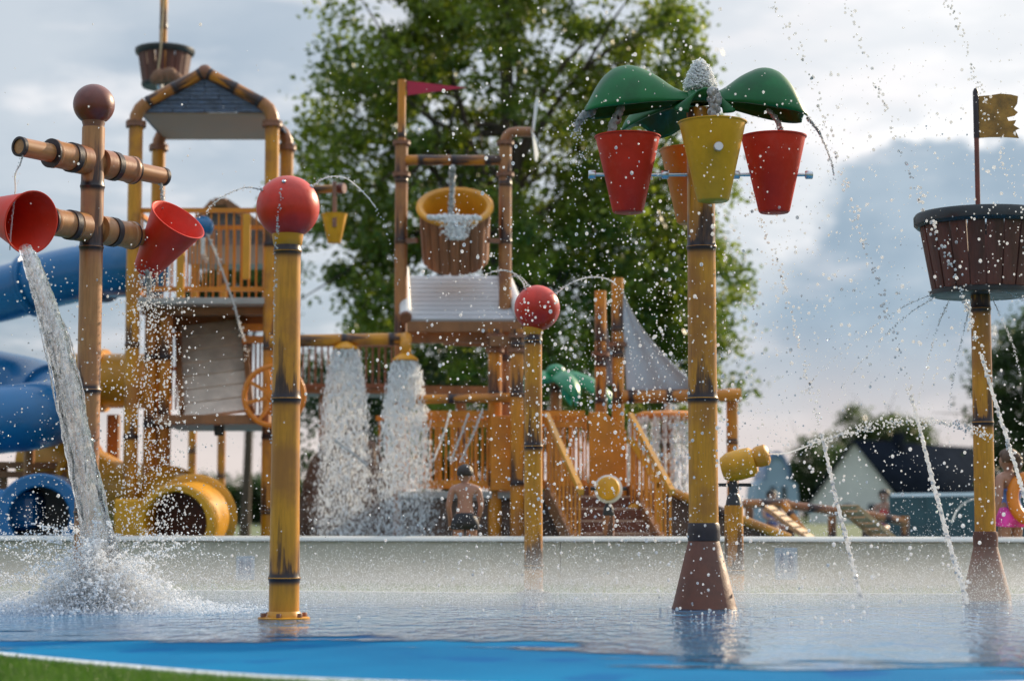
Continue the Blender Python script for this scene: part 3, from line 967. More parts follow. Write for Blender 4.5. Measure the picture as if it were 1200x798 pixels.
# ---- crow's nest post on the pad
Yn = 16.5
n0 = Vector((P(1151, 450, Yn).x, Yn, 0))
NEST = n0
t = thing('crow_nest_post', 'bamboo post carrying a dark red stave crow nest with a ragged gold flag', 'spray post', n0)
MB().lathe([(0.198, 0.0), (0.203, 0.012), (0.196, 0.03), (0.098, ZZ(640, Yn)), (0.09, ZZ(637, Yn))], Matrix.Translation(n0), 36).build('cone_base', 'rust_cone', t)
zc = ZZ(640, Yn)
MB().lathe([(0.088, zc - 0.01), (0.10, zc), (0.102, zc + 0.09), (0.096, zc + 0.12), (0.084, zc + 0.125)], Matrix.Translation(n0), 30).build('band', 'rust_cone', t)
zb = ZZ(343, Yn)
bamboo('post', n0 + Vector((0, 0, zc)), n0 + Vector((0, 0, zb + 0.02)), 0.086, 'bamboo_gold', t, [ZZ(495, Yn) - zc, ZZ(362, Yn) - zc], 0.08, 26)
zr = ZZ(262, Yn)
nm_ = Matrix.Translation(n0 + Vector((0.02, 0, zb)))
MB().lathe([(0.07, -0.02), (0.40, -0.03), (0.435, -0.02), (0.437, 0.012), (0.40, 0.03), (0.07, 0.035)], nm_, 48).build('base_ring', 'black_rim', t)
staves(t, nm_ @ Matrix.Translation((0, 0, 0.025)), 0.405, 0.505, zr - zb, 20, 'stave_wood', 0.028)
MB().lathe([(0.47, zr - zb - 0.03), (0.53, zr - zb - 0.035), (0.555, zr - zb - 0.01), (0.557, zr - zb + 0.055), (0.54, zr - zb + 0.08), (0.49, zr - zb + 0.08), (0.465, zr - zb + 0.06), (0.47, zr - zb - 0.03)], nm_, 56).build('rim', 'black_rim', t)
fp = n0 + Vector((-0.005, 0, 0))
MB().tube([fp + Vector((0, 0, zb)), fp + Vector((0, 0, ZZ(160, Yn)))], 0.021, 14).build('flag_pole', 'maroon_ball', t)
MB().tube([fp + Vector((0, 0, ZZ(162, Yn))), fp + Vector((0, 0, ZZ(108, Yn))), fp + Vector((0, 0, ZZ(104, Yn)))], [0.024, 0.024, 0.012], 14).build('flag_sleeve', 'bamboo_brown', t)
for nm in ('up', 'dn'):
    o_ = t.children[-1]
    o_.data.attributes.new(nm, 'FLOAT', 'POINT').data.foreach_set('value', [1.0] * len(o_.data.vertices))


def flag_outline():
    out = [(1147, 113), (1160, 112), (1172, 110), (1184, 111), (1193, 113), (1192, 122), (1188, 128), (1193, 132), (1189, 136), (1180, 138), (1182, 142), (1191, 141), (1188, 147), (1195, 151),
           (1190, 153), (1194, 162), (1180, 161), (1160, 161), (1147, 162)]
    return out


fm = bpy.data.meshes.new('flag')
fo = [P(x, y, Yn) for x, y in flag_outline()]
mbf = MB().prism(fo, (0, 0.012, 0))
fl = mbf.build('flag', 'gold_flag', t, smoothed=False)
fl['label'] = 'ragged gold brown flag'

# ---- two yellow water cannons
Yk = 18.2
k0 = Vector((P(860, 620, Yk).x, Yk, 0))
t = thing('water_cannon', 'yellow water cannon on a bamboo stub with barrel pointing sideways behind the palm post', 'water cannon', k0)
bamboo('post', k0, k0 + Vector((0, 0, ZZ(592, Yk))), 0.088, 'bamboo_gold', t, [ZZ(668, Yk)], 0.085)
MB().lathe([(0.088, 0), (0.14, 0), (0.14, 0.014), (0.09, 0.02)], Matrix.Translation(k0 + Vector((0, 0, 0.003))), 28).build('base_plate', 'dark_band', t)
sw = MB().lathe([(0.06, ZZ(594, Yk)), (0.075, ZZ(592, Yk)), (0.06, ZZ(582, Yk)), (0.04, ZZ(578, Yk)), (0.05, ZZ(568, Yk)), (0.03, ZZ(562, Yk))], Matrix.Translation(k0), 20)
sw.tube([k0 + Vector((-0.16, 0, ZZ(568, Yk))), k0 + Vector((0.16, 0, ZZ(568, Yk)))], 0.016, 10)
sw.build('swivel', 'black_rim', t)
kb = P(848, 549, Yk)
kd = (P(897, 537, Yk - 0.1) - kb).normalized()
MB().lathe([(0.001, -0.02), (0.10, -0.01), (0.132, 0.05), (0.140, 0.14), (0.135, 0.26), (0.10, 0.30), (0.001, 0.305)], frame(kb, kd), 32).build('barrel', 'yellow_plastic', t)
MB().lathe([(0.001, 0.29), (0.085, 0.295), (0.098, 0.33), (0.098, 0.40), (0.07, 0.425), (0.03, 0.43), (0.028, 0.39), (0.001, 0.385)], frame(kb + Vector((0, 0, 0.03)), kd), 28).build('nozzle', 'ochre_plastic', t)
CANNON = kb + Vector((0, 0, 0.03)) + kd * 0.43
Yq = 21.0
q0 = Vector((P(713, 600, Yq).x, Yq, 0))
t = thing('water_cannon', 'yellow round faced water cannon on a thin post behind the pool wall, barrel head on', 'water cannon', q0)
bamboo('post', q0, q0 + Vector((0, 0, ZZ(604, Yq))), 0.062, 'bamboo_brown', t, [0.4])
MB().lathe([(0.05, ZZ(606, Yq)), (0.062, ZZ(603, Yq)), (0.05, ZZ(595, Yq)), (0.03, ZZ(590, Yq)), (0.03, ZZ(582, Yq))], Matrix.Translation(q0), 18).build('swivel', 'black_rim', t)
qc = P(713, 573, Yq)
qd = Vector((-0.10, -0.95, 0.05)).normalized()
MB().lathe([(0.001, 0.16), (0.10, 0.155), (0.118, 0.14), (0.125, 0.10), (0.12, -0.02), (0.09, -0.14), (0.001, -0.16)], frame(qc, qd), 32).build('barrel', 'yellow_plastic', t)
MB().lathe([(0.12, -0.03), (0.148, -0.03), (0.15, 0.02), (0.12, 0.03)], frame(qc, qd), 32).build('rim', 'white_tube', t)
for s in (-1, 1):
    MB().tube([qc + Vector((s * 0.12, 0, 0)), qc + Vector((s * 0.19, 0, 0.01))], [0.018, 0.024], 10).build('handle', 'black_rim', t)

# ================================================================ the big play structure in the pool
# ---- roofed tower
Yf, Yr = 26.0, 27.7
xl, xr = P(156, 350, Yf).x, P(317, 350, Yf).x
T0 = Vector(((xl + xr) / 2, (Yf + Yr) / 2, 0))
t = thing('roofed_tower', 'tall bamboo play tower with slate gable roof and railed upper deck', 'play tower', T0)
zfl = ZZ(146, Yf)
for x in (xl, xr):
    for y in (Yf, Yr):
        bamboo('post', (x, y, 0), (x, y, zfl), 0.094, 'bamboo_gold', t, [0.75 + random.uniform(-.1, .1), 1.72, 2.9 + random.uniform(-.2, .2), 4.25])
        flange(t, (x, y, zfl), (0, 0, 1), 0.135)
xm = (xl + xr) / 2
zpk = ZZ(84, Yf)
for y in (Yf, Yr):
    for s, x in ((-1, xl), (1, xr)):
        el0 = [Vector((x, y, zfl + 0.02)), Vector((x, y, zfl + 0.10)), Vector((x - s * 0.05, y, zfl + 0.21)), Vector((x - s * 0.14, y, zfl + 0.29))]
        e = MB().tube(el0, 0.088, 16)
        eb = e.build('elbow', 'bamboo_brown', t)
        for nm in ('up', 'dn'):
            eb.data.attributes.new(nm, 'FLOAT', 'POINT').data.foreach_set('value', [1.0] * len(eb.data.vertices))
        bamboo('rafter', el0[-1], (xm - s * 0.01, y, zpk), 0.078, 'bamboo_amber', t, [0.03, 0.42, 0.80])
    sa = MB().ball((xm, y, zpk - 0.01), 0.10, 20).build('ridge_joint', 'brown_steel', t)
# gable cladding in rows
zg0, zg1 = ZZ(132, Yf), zpk - 0.10
rows = 8
for i in range(rows):
    z0, z1 = zg0 + (zg1 - zg0) * i / rows, zg0 + (zg1 - zg0) * (i + 1) / rows
    w0 = (xr - xl) / 2 * (1 - (z0 - zg0) / (zpk - zg0)) * 0.96 - 0.03
    k = max(2, round(w0 / 0.22))
    for j in range(k):
        a = xm - w0 + 2 * w0 * j / k
        b = xm - w0 + 2 * w0 * (j + 1) / k
        MB().box(((a + b) / 2, Yf + 0.02 - random.uniform(0, 0.014), (z0 + z1) / 2), (b - a - 0.008, 0.03, z1 - z0 - 0.006), Matrix.Rotation(-0.08, 3, 'X')).build('shingle', 'slate', t, smoothed=False)
# roof slopes
for s in (-1, 1):
    e = Vector((xm + s * (xr - xl) * 0.50, 0, zg0 + 0.04))
    r_ = Vector((xm, 0, zpk + 0.02))
    MB().add([(e.x, Yf - 0.05, e.z), (e.x, Yr + 0.25, e.z), (r_.x, Yr + 0.25, r_.z), (r_.x, Yf - 0.05, r_.z)], [(0, 1, 2, 3)]).build('roof_slope', 'slate', t, thick=0.03)
MB().box((xm, (Yf + Yr) / 2 + 0.08, zg0 - 0.01), (xr - xl - 0.16, Yr - Yf + 0.1, 0.02)).build('ceiling', 'tan_panel', t, smoothed=False)
# upper deck
zd = ZZ(349, Yf)
MB().box((xm, (Yf + Yr) / 2, zd - 0.045), (xr - xl - 0.10, Yr - Yf + 0.12, 0.085)).build('deck', 'grey_deck', t, smoothed=False, bevel=0.01)
MB().box((xm, Yr - 0.08, zd - 0.17), (xr - xl - 0.1, 0.14, 0.16)).build('deck_beam', 'brown_beam', t, smoothed=False)
MB().box((xm, Yf + 0.35, zd - 0.14), (xr - xl - 0.1, 0.10, 0.10)).build('deck_beam', 'brown_beam', t, smoothed=False)
zrt = ZZ(246, Yf)
for y in (Yf + 0.06, Yr - 0.06):
    for z in (zd + 0.12, zrt):
        MB().beam((xl + 0.06, y, z), (xr - 0.06, y, z), 0.05, 0.06).build('rail', 'orange_paint', t, smoothed=False)
    balusters(t, (xl + 0.05, y, zd + 0.12), (xr - 0.05, y, zd + 0.12), zrt - zd - 0.12, 17, 'orange_paint')
for x in (xl, xr):
    for z in (zd + 0.12, zrt):
        MB().beam((x, Yf + 0.06, z), (x, Yr - 0.06, z), 0.05, 0.06).build('rail', 'orange_paint', t, smoothed=False)
for px in (212, 289):
    x = P(px, 300, Yf - 0.01).x
    MB().box((x, Yf - 0.02, (zd + zrt) / 2 - 0.03 + (0.12 if px == 289 else 0)), (0.10, 0.07, zrt - zd - (0.3 if px == 289 else 0.05))).build('rail_post', 'ochre_plastic', t, smoothed=False, bevel=0.01)
# ramp of boards between lower and upper deck
ra, rb2 = P(210, 380, Yr - 0.2), P(216, 487, Yf + 0.15)
rw = P(282, 380, Yr - 0.2).x - ra.x
npl = 7
for i in range(npl):
    a = ra + (rb2 - ra) * (i / npl)
    b = ra + (rb2 - ra) * ((i + 1) / npl - 0.012)
    u = Vector((1, 0, 0))
    MB().beam(a + u * rw / 2, b + u * rw / 2, rw, 0.05, (0, -1, 0.8)).build('ramp_board', 'grey_slat', t, smoothed=False)
for x in (-0.03, rw + 0.03):
    MB().beam(ra + Vector((x, 0, 0.05)), rb2 + Vector((x, 0, 0.05)), 0.07, 0.20, (0, -1, 0.8)).build('ramp_side', 'brown_beam', t, smoothed=False)
zl = ZZ(486, Yf - 0.4)
x0, x1 = P(187, 490, Yf).x, xr + 0.05
MB().box(((x0 + x1) / 2, (Yf + Yr) / 2 - 0.2, zl - 0.06), (x1 - x0, Yr - Yf + 0.5, 0.12)).build('lower_deck', 'brown_beam', t, smoothed=False, bevel=0.01)
MB().lathe([(0.06, -0.16), (0.07, -0.10), (0.07, 0.03)], Matrix.Translation(P(257, 496, Yf)), 16).build('drain', 'black_rim', t)
for px, w, z0, z1 in ((191, 0.17, 385, 480), (178, 0.15, 352, 470)):
    a, b = ZZ(z1, Yf + 0.9), ZZ(z0, Yf + 0.9)
    MB().box((P(px, 430, Yf + 0.9).x, Yf + 0.9, (a + b) / 2), (w, 0.10, b - a)).build('side_panel', 'orange_paint', t, smoothed=False, bevel=0.02)
for px in (176, 193):
    x = P(px, 480, Yf + 0.5).x
    bamboo('post', (x, Yf + 0.5, 0), (x, Yf + 0.5, ZZ(352, Yf + 0.5)), 0.088, 'bamboo_amber', t, [0.9, 1.9, 2.8])
for zz in (392, 432):
    MB().beam(P(197, zz, Yf + 0.95), P(212, zz, Yf + 0.95), 0.04, 0.05).build('rail', 'orange_paint', t, smoothed=False)
balusters(t, P(198, 480, Yf + 0.95), P(214, 480, Yf + 0.95), 1.0, 3, 'brown_steel', 0.03)
balusters(t, P(286, 485, Yf + 0.95), P(312, 485, Yf + 0.95), 1.05, 5, 'brown_steel', 0.03)
for zz in (384, 398):
    MB().beam(P(284, zz, Yf + 0.95), P(316, zz, Yf + 0.95), 0.05, 0.10).build('rail', 'orange_paint', t, smoothed=False)

# ---- orange ship wheel
wc = P(321, 464, 25.5)
t = thing('ship_wheel', 'orange plastic ship wheel mounted beside the roofed tower', 'play wheel', wc - Vector((0, 0, 0.42)))
rim_pts = [wc + Vector((0.38 * math.cos(a), 0, 0.38 * math.sin(a))) for a in [2 * math.pi * k / 40 for k in range(41)]]
MB().tube(rim_pts, 0.036, 10, False).build('rim', 'orange_plastic', t)
for k in range(8):
    a = k * math.pi / 4 + 0.25
    d = Vector((math.cos(a), 0, math.sin(a)))
    MB().beam(wc + d * 0.06, wc + d * 0.37, 0.045, 0.05, (0, 1, 0)).build('spoke', 'orange_plastic', t, smoothed=False)
MB().lathe([(0.001, 0.05), (0.07, 0.045), (0.09, 0.02), (0.09, -0.3), (0.001, -0.3)], frame(wc, (0, -1, 0)), 20).build('hub', 'orange_plastic', t)

# ---- blue spray ball on the tower rail
bb = P(238, 266, Yf - 0.25)
t = thing('blue_spray_ball', 'small glossy blue spray ball on the rail of the roofed tower', 'spray ball', bb - Vector((0, 0, 0.3)))
MB().ball(bb, 0.145, 28).build('ball', 'blue_plastic', t)
MB().tube([bb - Vector((0, 0, 0.12)), bb - Vector((0, 0, 0.34)), bb + Vector((0, 0.3, -0.4))], 0.035, 12).build('stem', 'steel', t)
BLUE = bb

# ---- arm with small yellow bucket
Ya = 25.6
a0, a1 = P(324, 224, Ya + 0.4), P(402, 221, Ya)
t = thing('bucket_arm', 'bamboo arm with a small yellow bucket hanging from a strap beside the tower', 'bucket arm', a1 - Vector((0, 0, 0.7)))
bamboo('arm', a0, a1, 0.055, 'bamboo_gold', t, [0.5])
MB().lathe([(0.001, 0.02), (0.065, 0.02), (0.07, 0), (0.07, -0.06), (0.055, -0.07)], frame(a1, a1 - a0), 18).build('end_cap', 'maroon_ball', t)
MB().beam(P(392, 213, Ya - 0.06), P(392, 266, Ya - 0.16), 0.055, 0.02, (0, 1, 0)).build('strap', 'brown_steel', t, smoothed=False)
bucket('bucket', P(392, 251, Ya), (0, 0, 1), 0.165, 0.085, 0.38, 'yellow_plastic', t)

# ---- crow's nest mast behind the roof
Yw = 31.0
w0 = Vector((P(187, 250, Yw).x, Yw, 0))
t = thing('crow_nest_mast', 'thin bamboo mast with a dark barrel crow nest and rope behind the slate roof', 'mast', w0)
bamboo('mast', w0, (w0.x + 0.02, Yw, ZZ(-60, Yw)), 0.062, 'bamboo_gold', t)
nb_ = Matrix.Translation((P(193, 80, Yw).x, Yw, ZZ(101, Yw)))
hN = ZZ(64, Yw) - ZZ(101, Yw)
MB().lathe([(0.05, -0.03), (0.34, -0.03), (0.36, 0.0), (0.36, 0.04), (0.05, 0.05)], nb_, 40).build('base_ring', 'black_rim', t)
staves(t, nb_ @ Matrix.Translation((0, 0, 0.03)), 0.345, 0.42, hN, 16, 'stave_wood', 0.03)
MB().lathe([(0.39, hN - 0.02), (0.45, hN - 0.01), (0.468, hN + 0.02), (0.468, hN + 0.07), (0.44, hN + 0.09), (0.39, hN + 0.08), (0.39, hN - 0.02)], nb_, 44).build('rim', 'black_rim', t)
rp = [P(193, -20, Yw - 0.45), P(190, 30, Yw - 0.47), P(188, 62, Yw - 0.5), P(184, 92, Yw - 0.5)]
MB().tube(spline(rp, 6), 0.018, 8).build('rope', 'rope', t)
kn = MB()
for k in range(7):
    a = k / 6
    kn.ball(P(183 + 24 * a, 93 - 5 * math.sin(a * 3.1), Yw - 0.55), 0.10 + 0.03 * math.sin(k * 2.1), 12)
kn.build('rope_knot', 'rope_knot', t)
MB().tube([P(186, 96, Yw - 0.5), P(190, 112, Yw - 0.4), P(192, 130, Yw - 0.2)], 0.05, 10).build('strut', 'steel', t)

# ---- second playhouse behind the railing
Yh = 34.0
hx0, hx1 = P(222, 300, Yh).x, P(332, 300, Yh).x
t = thing('playhouse', 'brown playhouse with grey brick gable seen behind the tower railing', 'playhouse', ((hx0 + hx1) / 2, Yh, 0))
zA, zB, zC = ZZ(310, Yh), ZZ(288, Yh), ZZ(245, Yh)
xc = P(262, 300, Yh).x
MB().box(((hx0 + hx1) / 2, Yh + 0.3, (zA + zB) / 2), (hx1 - hx0, 0.8, zB - zA)).build('fascia', 'tan_panel', t, smoothed=False)
MB().prism([(hx0 + 0.1, Yh, zB), (hx1 - 0.05, Yh, zB), (P(312, 270, Yh).x, Yh, ZZ(272, Yh)), (xc + 0.15, Yh, zC), (xc - 0.15, Yh, zC), (hx0 + 0.1, Yh, ZZ(268, Yh))], (0, 0.6, 0)).build('gable', 'grey_brick', t, smoothed=False)
for a, b in (((222, 276), (254, 240)), ((254, 240), (268, 240)), ((268, 240), (330, 284))):
    MB().beam(P(a[0], a[1], Yh - 0.05), P(b[0], b[1], Yh - 0.05), 0.7, 0.12, (0, 0, 1)).build('roof_edge', 'brown_beam', t, smoothed=False)
for px in (228, 262, 326):
    x = P(px, 330, Yh).x
    bamboo('post', (x, Yh, 0), (x, Yh, zA), 0.07, 'bamboo_amber', t)

# ---- blue slides and yellow tubes
def slide(name, label, pts, r, mat, joints=(), k=8, open_end=False):
    path = spline(pts, k)
    t = thing(name, label, 'slide', (path[-1].x, path[-1].y, max(0, path[-1].z - r)))
    L = len(path)
    MB().tube(path, r, 36, not open_end).build('tube', mat, t, ang=60)
    for j in joints:
        i = min(L - 2, int(j * (L - 1)))
        d = path[i + 1] - path[i]
        MB().lathe([(r * 0.98, -0.05), (r + 0.06, -0.05), (r + 0.065, -0.005), (r + 0.055, 0), (r + 0.065, 0.005), (r + 0.06, 0.05), (r * 0.98, 0.05)], frame(path[i], d), 40).build('joint_ring', mat, t)
    return t, path


slide('blue_tube_slide', 'blue tube slide sloping into the roofed tower at upper deck height', [P(-70, 357, 27.9), P(0, 345, 27.6), P(60, 328, 27.3), P(110, 318, 27.1), P(150, 315, 26.9), P(185, 315, 27.1)], 0.385, 'blue_plastic', (0.33, 0.66))
bt, _ = slide('blue_tube_slide', 'blue tube slide making a hairpin turn behind the pouring bucket water', [P(-80, 430, 28.6), P(-10, 446, 28.2), P(40, 457, 27.9), P(66, 470, 27.2), P(62, 482, 26.5), P(35, 488, 26.0), P(-20, 494, 25.8), P(-80, 502, 25.7)], 0.44, 'blue_plastic', (0.40, 0.86), 10)
for px, Y in ((-12, 28.2), (35, 26.9)):
    x = P(px, 500, Y).x
    bamboo('support_post', (x, Y, 0), (x, Y, ZZ(478, Y)), 0.075, 'bamboo_brown', bt)
slide('yellow_tube', 'straight yellow tube running level into the tower behind the tan post', [P(82, 446, 27.6), P(120, 446, 27.5), P(182, 447, 27.4)], 0.375, 'yellow_tube', (0.5,))
slide('yellow_tube', 'low yellow tube curving down under the blue hairpin slide', [P(40, 538, 28.0), P(70, 543, 27.8), P(100, 556, 27.6), P(130, 572, 27.5), P(165, 590, 27.4)], 0.40, 'yellow_tube', (0.45,))
# blue exit with open mouth
mp_ = [P(60, 600, 26.6), P(54, 602, 25.4), P(46, 605, 24.2)]
t, path = slide('blue_slide_exit', 'open round mouth of a blue tube slide just above the pool wall', mp_, 0.50, 'blue_plastic', (), 8, True)
d = path[-1] - path[-2]
MB().lathe([(0.36, -0.5), (0.36, 0.03), (0.38, 0.05), (0.50, 0.05), (0.52, 0.03), (0.52, -0.06), (0.50, -0.07)], frame(path[-1], d), 44).build('mouth_ring', 'blue_plastic', t)
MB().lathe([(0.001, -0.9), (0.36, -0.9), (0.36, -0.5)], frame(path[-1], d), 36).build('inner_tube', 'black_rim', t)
MB().box(P(5, 597, 24.9), (0.95, 0.8, 0.5)).build('splash_box', 'blue_plastic', t, smoothed=False, bevel=0.12)
# yellow exit
mp_ = [P(150, 580, 27.2), P(190, 590, 26.6), P(222, 600, 25.8), P(226, 607, 24.9), P(206, 613, 23.9)]
t, path = slide('yellow_slide_exit', 'open yellow tunnel mouth with flanged elbow at the foot of the roofed tower', mp_, 0.46, 'yellow_tube', (0.30,), 10, True)
d = path[-1] - path[-2]
MB().lathe([(0.375, -0.5), (0.375, 0.02), (0.39, 0.04), (0.45, 0.04), (0.475, 0.02), (0.475, -0.07), (0.45, -0.08)], frame(path[-1], d), 44).build('mouth_ring', 'yellow_tube', t)
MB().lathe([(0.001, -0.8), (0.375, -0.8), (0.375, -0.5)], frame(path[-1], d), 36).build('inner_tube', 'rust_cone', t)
i = int(len(path) * 0.72)
MB().lathe([(0.455, -0.10), (0.53, -0.09), (0.545, -0.04), (0.545, 0.03), (0.52, 0.05), (0.455, 0.06)], frame(path[i], path[i + 1] - path[i]), 44).build('joint_ring', 'yellow_tube', t)
MB().box(P(152, 614, 24.6), (0.34, 0.3, 0.62)).build('foot_block', 'yellow_plastic', t, smoothed=False, bevel=0.03)
# support beams
t = thing('slide_trestle', 'brown timber trestle under the blue slides', 'trestle', (P(40, 560, 27).x, 27.3, 0))
for y in (546, 557):
    MB().beam(P(-60, y - 2, 27.3), P(112, y, 27.3), 0.12, 0.09).build('beam', 'brown_beam', t, smoothed=False)
for px in (2, 32, 108):
    x = P(px, 560, 27.3).x
    MB().box((x, 27.38, ZZ(543, 27.3) / 2), (0.10, 0.10, ZZ(543, 27.3))).build('trestle_post', 'brown_beam', t, smoothed=False)
x = P(133, 520, 28.2).x
MB().box((x, 28.2, ZZ(486, 28.2) / 2), (0.16, 0.16, ZZ(486, 28.2))).build('trestle_post', 'brown_beam', t, smoothed=False)

# ---- shower pipe between the towers
Ys = 25.2
s0, s1 = P(316, 400, Ys), P(476, 397, Ys)
t = thing('shower_pipe', 'horizontal bamboo shower pipe with two spray heads between the towers', 'shower', (s0 + s1) / 2 - Vector((0, 0, 0.3)))
bamboo('pipe', s0, s1, 0.078, 'bamboo_gold', t, [0.35, 0.95, 1.55])
SHOWERS = []
for px, py, Y in ((405, 400, Ys - 0.02), (475, 413, Ys - 0.25)):
    c = P(px, py, Y)
    if px > 450:
        hb = MB().tube(spline([s1 + Vector((-0.03, 0, 0)), s1 + Vector((0.01, -0.14, 0.0)), c + Vector((0, 0, 0.10)), c], 5), 0.07, 16)
        hb2 = hb.build('elbow', 'bamboo_gold', t)
        for nm in ('up', 'dn'):
            hb2.data.attributes.new(nm, 'FLOAT', 'POINT').data.foreach_set('value', [1.0] * len(hb2.data.vertices))
    MB().lathe([(0.04, 0.05), (0.05, 0.0), (0.12, -0.05), (0.165, -0.085), (0.165, -0.105), (0.001, -0.105)], Matrix.Translation(c), 28).build('spray_head', 'ochre_plastic', t)
    SHOWERS.append(c + Vector((0, 0, -0.10)))

# ---- barrel tower
Yt = 25.6
tl, tr = P(470, 300, Yt).x, P(592, 300, Yt).x
txm = (tl + tr) / 2
t = thing('barrel_tower', 'bamboo frame tower with a tipping stave barrel above a white slatted board', 'play tower', (txm, Yt + 0.5, 0))
bamboo('post', (tl, Yt, 0), (tl, Yt, ZZ(168, Yt)), 0.082, 'bamboo_brown', t, [ZZ(q, Yt) for q in (560, 470, 398, 283, 212)])
bamboo('flag_pole', (tl, Yt, ZZ(168, Yt)), (tl, Yt, ZZ(94, Yt)), 0.052, 'bamboo_amber', t, [0.1])
bamboo('post', (tr, Yt, 0), (tr, Yt, ZZ(172, Yt)), 0.082, 'bamboo_brown', t, [ZZ(q, Yt) for q in (560, 470, 420, 283, 216)])
for x in (tl, tr):
    for q in (168, 205):
        flange(t, (x, Yt, ZZ(q, Yt)), (0, 0, 1), 0.115, t=0.022)
bamboo('cross_pipe', (tl, Yt, ZZ(188, Yt)), (tr, Yt, ZZ(188, Yt)), 0.066, 'bamboo_amber', t, [0.25, 0.68, 1.12])
e = spline([Vector((tr, Yt, ZZ(172, Yt))), Vector((tr, Yt, ZZ(164, Yt))), P(597, 157, Yt), P(605, 155, Yt), P(622, 155, Yt)], 5)
eb = MB().tube(e, 0.066, 16).build('elbow', 'bamboo_brown', t)
for nm in ('up', 'dn'):
    eb.data.attributes.new(nm, 'FLOAT', 'POINT').data.foreach_set('value', [1.0] * len(eb.data.vertices))
pn = MB().prism([P(477, 95, Yt), P(547, 103, Yt), P(477, 112, Yt)], (0, 0.014, 0)).build('pennant', 'crimson_flag', t, smoothed=False)
pn['label'] = 'crimson triangular pennant'
# pinwheel seen edge-on
hubp = P(624, 157, Yt)
for k in range(3):
    a = k * 2.094 + 1.45
    dv = Vector((0.10, math.cos(a), math.sin(a))).normalized()
    sv = Vector((0.35, -math.sin(a), math.cos(a))).normalized()
    MB().prism([hubp + dv * 0.03 + sv * 0.03, hubp + dv * 0.45 + sv * 0.10, hubp + dv * 0.50, hubp + dv * 0.42 - sv * 0.05, hubp + dv * 0.03 - sv * 0.03], (0.012, 0, 0)).build('wheel_blade', 'white_tube', t, smoothed=False)
# barrel
tilt = R(38)
bax = Vector((0, -math.sin(tilt), math.cos(tilt)))
brim = P(533, 241, Yt - 0.1)
bm = frame(brim - bax * 0.80, bax, (1, 0, 0))
staves(t, bm, 0.425, 0.455, 0.74, 20, 'barrel_wood', 0.035)
MB().lathe([(0.001, 0.0), (0.37, 0.0), (0.395, 0.70), (0.48, 0.742), (0.505, 0.77), (0.50, 0.80), (0.47, 0.815), (0.42, 0.80), (0.39, 0.74), (0.36, 0.05), (0.001, 0.04)], bm, 48).build('bucket_shell', 'ochre_plastic', t)
for s, x in ((1, tl), (-1, tr)):
    MB().beam((x, Yt, ZZ(283, Yt)), (x + s * 0.22, Yt - 0.1, ZZ(283, Yt)), 0.06, 0.06).build('bracket', 'brown_steel', t, smoothed=False)
BARREL = brim
# slatted splash board
za, zb_ = P(530, 323, Yt + 0.9), P(540, 374, Yt - 0.35)
sx0, sx1, fx0, fx1 = P(478, 323, za.y).x, P(584, 323, za.y).x, P(481, 374, zb_.y).x, P(606, 374, zb_.y).x
ns = 10
for i in range(ns):
    u0, u1 = i / ns + 0.006, (i + 1) / ns - 0.006
    q = []
    for u in (u0, u1):
        y, z = za.y + (zb_.y - za.y) * u, za.z + (zb_.z - za.z) * u
        q += [(sx0 + (fx0 - sx0) * u, y, z), (sx1 + (fx1 - sx1) * u, y, z)]
    MB().prism([q[0], q[1], q[3], q[2]], (0, 0.02, -0.05)).build('slat', 'white_slat', t, smoothed=False)
for x0_, x1_ in ((sx0 - 0.06, fx0 - 0.06), (sx1 + 0.06, fx1 + 0.06)):
    a, b = Vector((x0_, za.y, za.z + 0.08)), Vector((x1_, zb_.y, zb_.z + 0.02))
    MB().tube([a, b], 0.075, 18).build('board_rail', 'white_tube', t)
    MB().lathe([(0.001, 0.02), (0.07, 0.02), (0.08, 0.0), (0.08, -0.03)], frame(b, b - a), 20).build('end_cap', 'brown_steel', t)
for py, dy in ((383, -0.30), (396, -0.1)):
    MB().beam(P(478, py, Yt + dy), P(612, py, Yt + dy), 0.12, 0.13).build('beam', 'brown_beam', t, smoothed=False)
MB().beam(P(520, 401, Yt + 0.8), P(600, 404, Yt + 0.8), 0.1, 0.08).build('beam', 'brown_beam', t, smoothed=False)
for px, Y in ((580, 25.1), (606, 24.7)):
    x = P(px, 450, Y).x
    bamboo('post', (x, Y, 0), (x, Y, ZZ(386, Y)), 0.085, 'bamboo_amber', t, [ZZ(q, Y) for q in (566, 462, 405)])
    for q in (394, 411):
        flange(t, (x, Y, ZZ(q, Y)), (0, 0, 1), 0.115, t=0.022)
MB().beam((P(574, 390, 24.9).x, 24.9, ZZ(400, 24.9)), (P(612, 390, 24.9).x, 24.9, ZZ(400, 24.9)), 0.1, 0.12).build('beam', 'brown_beam', t, smoothed=False)

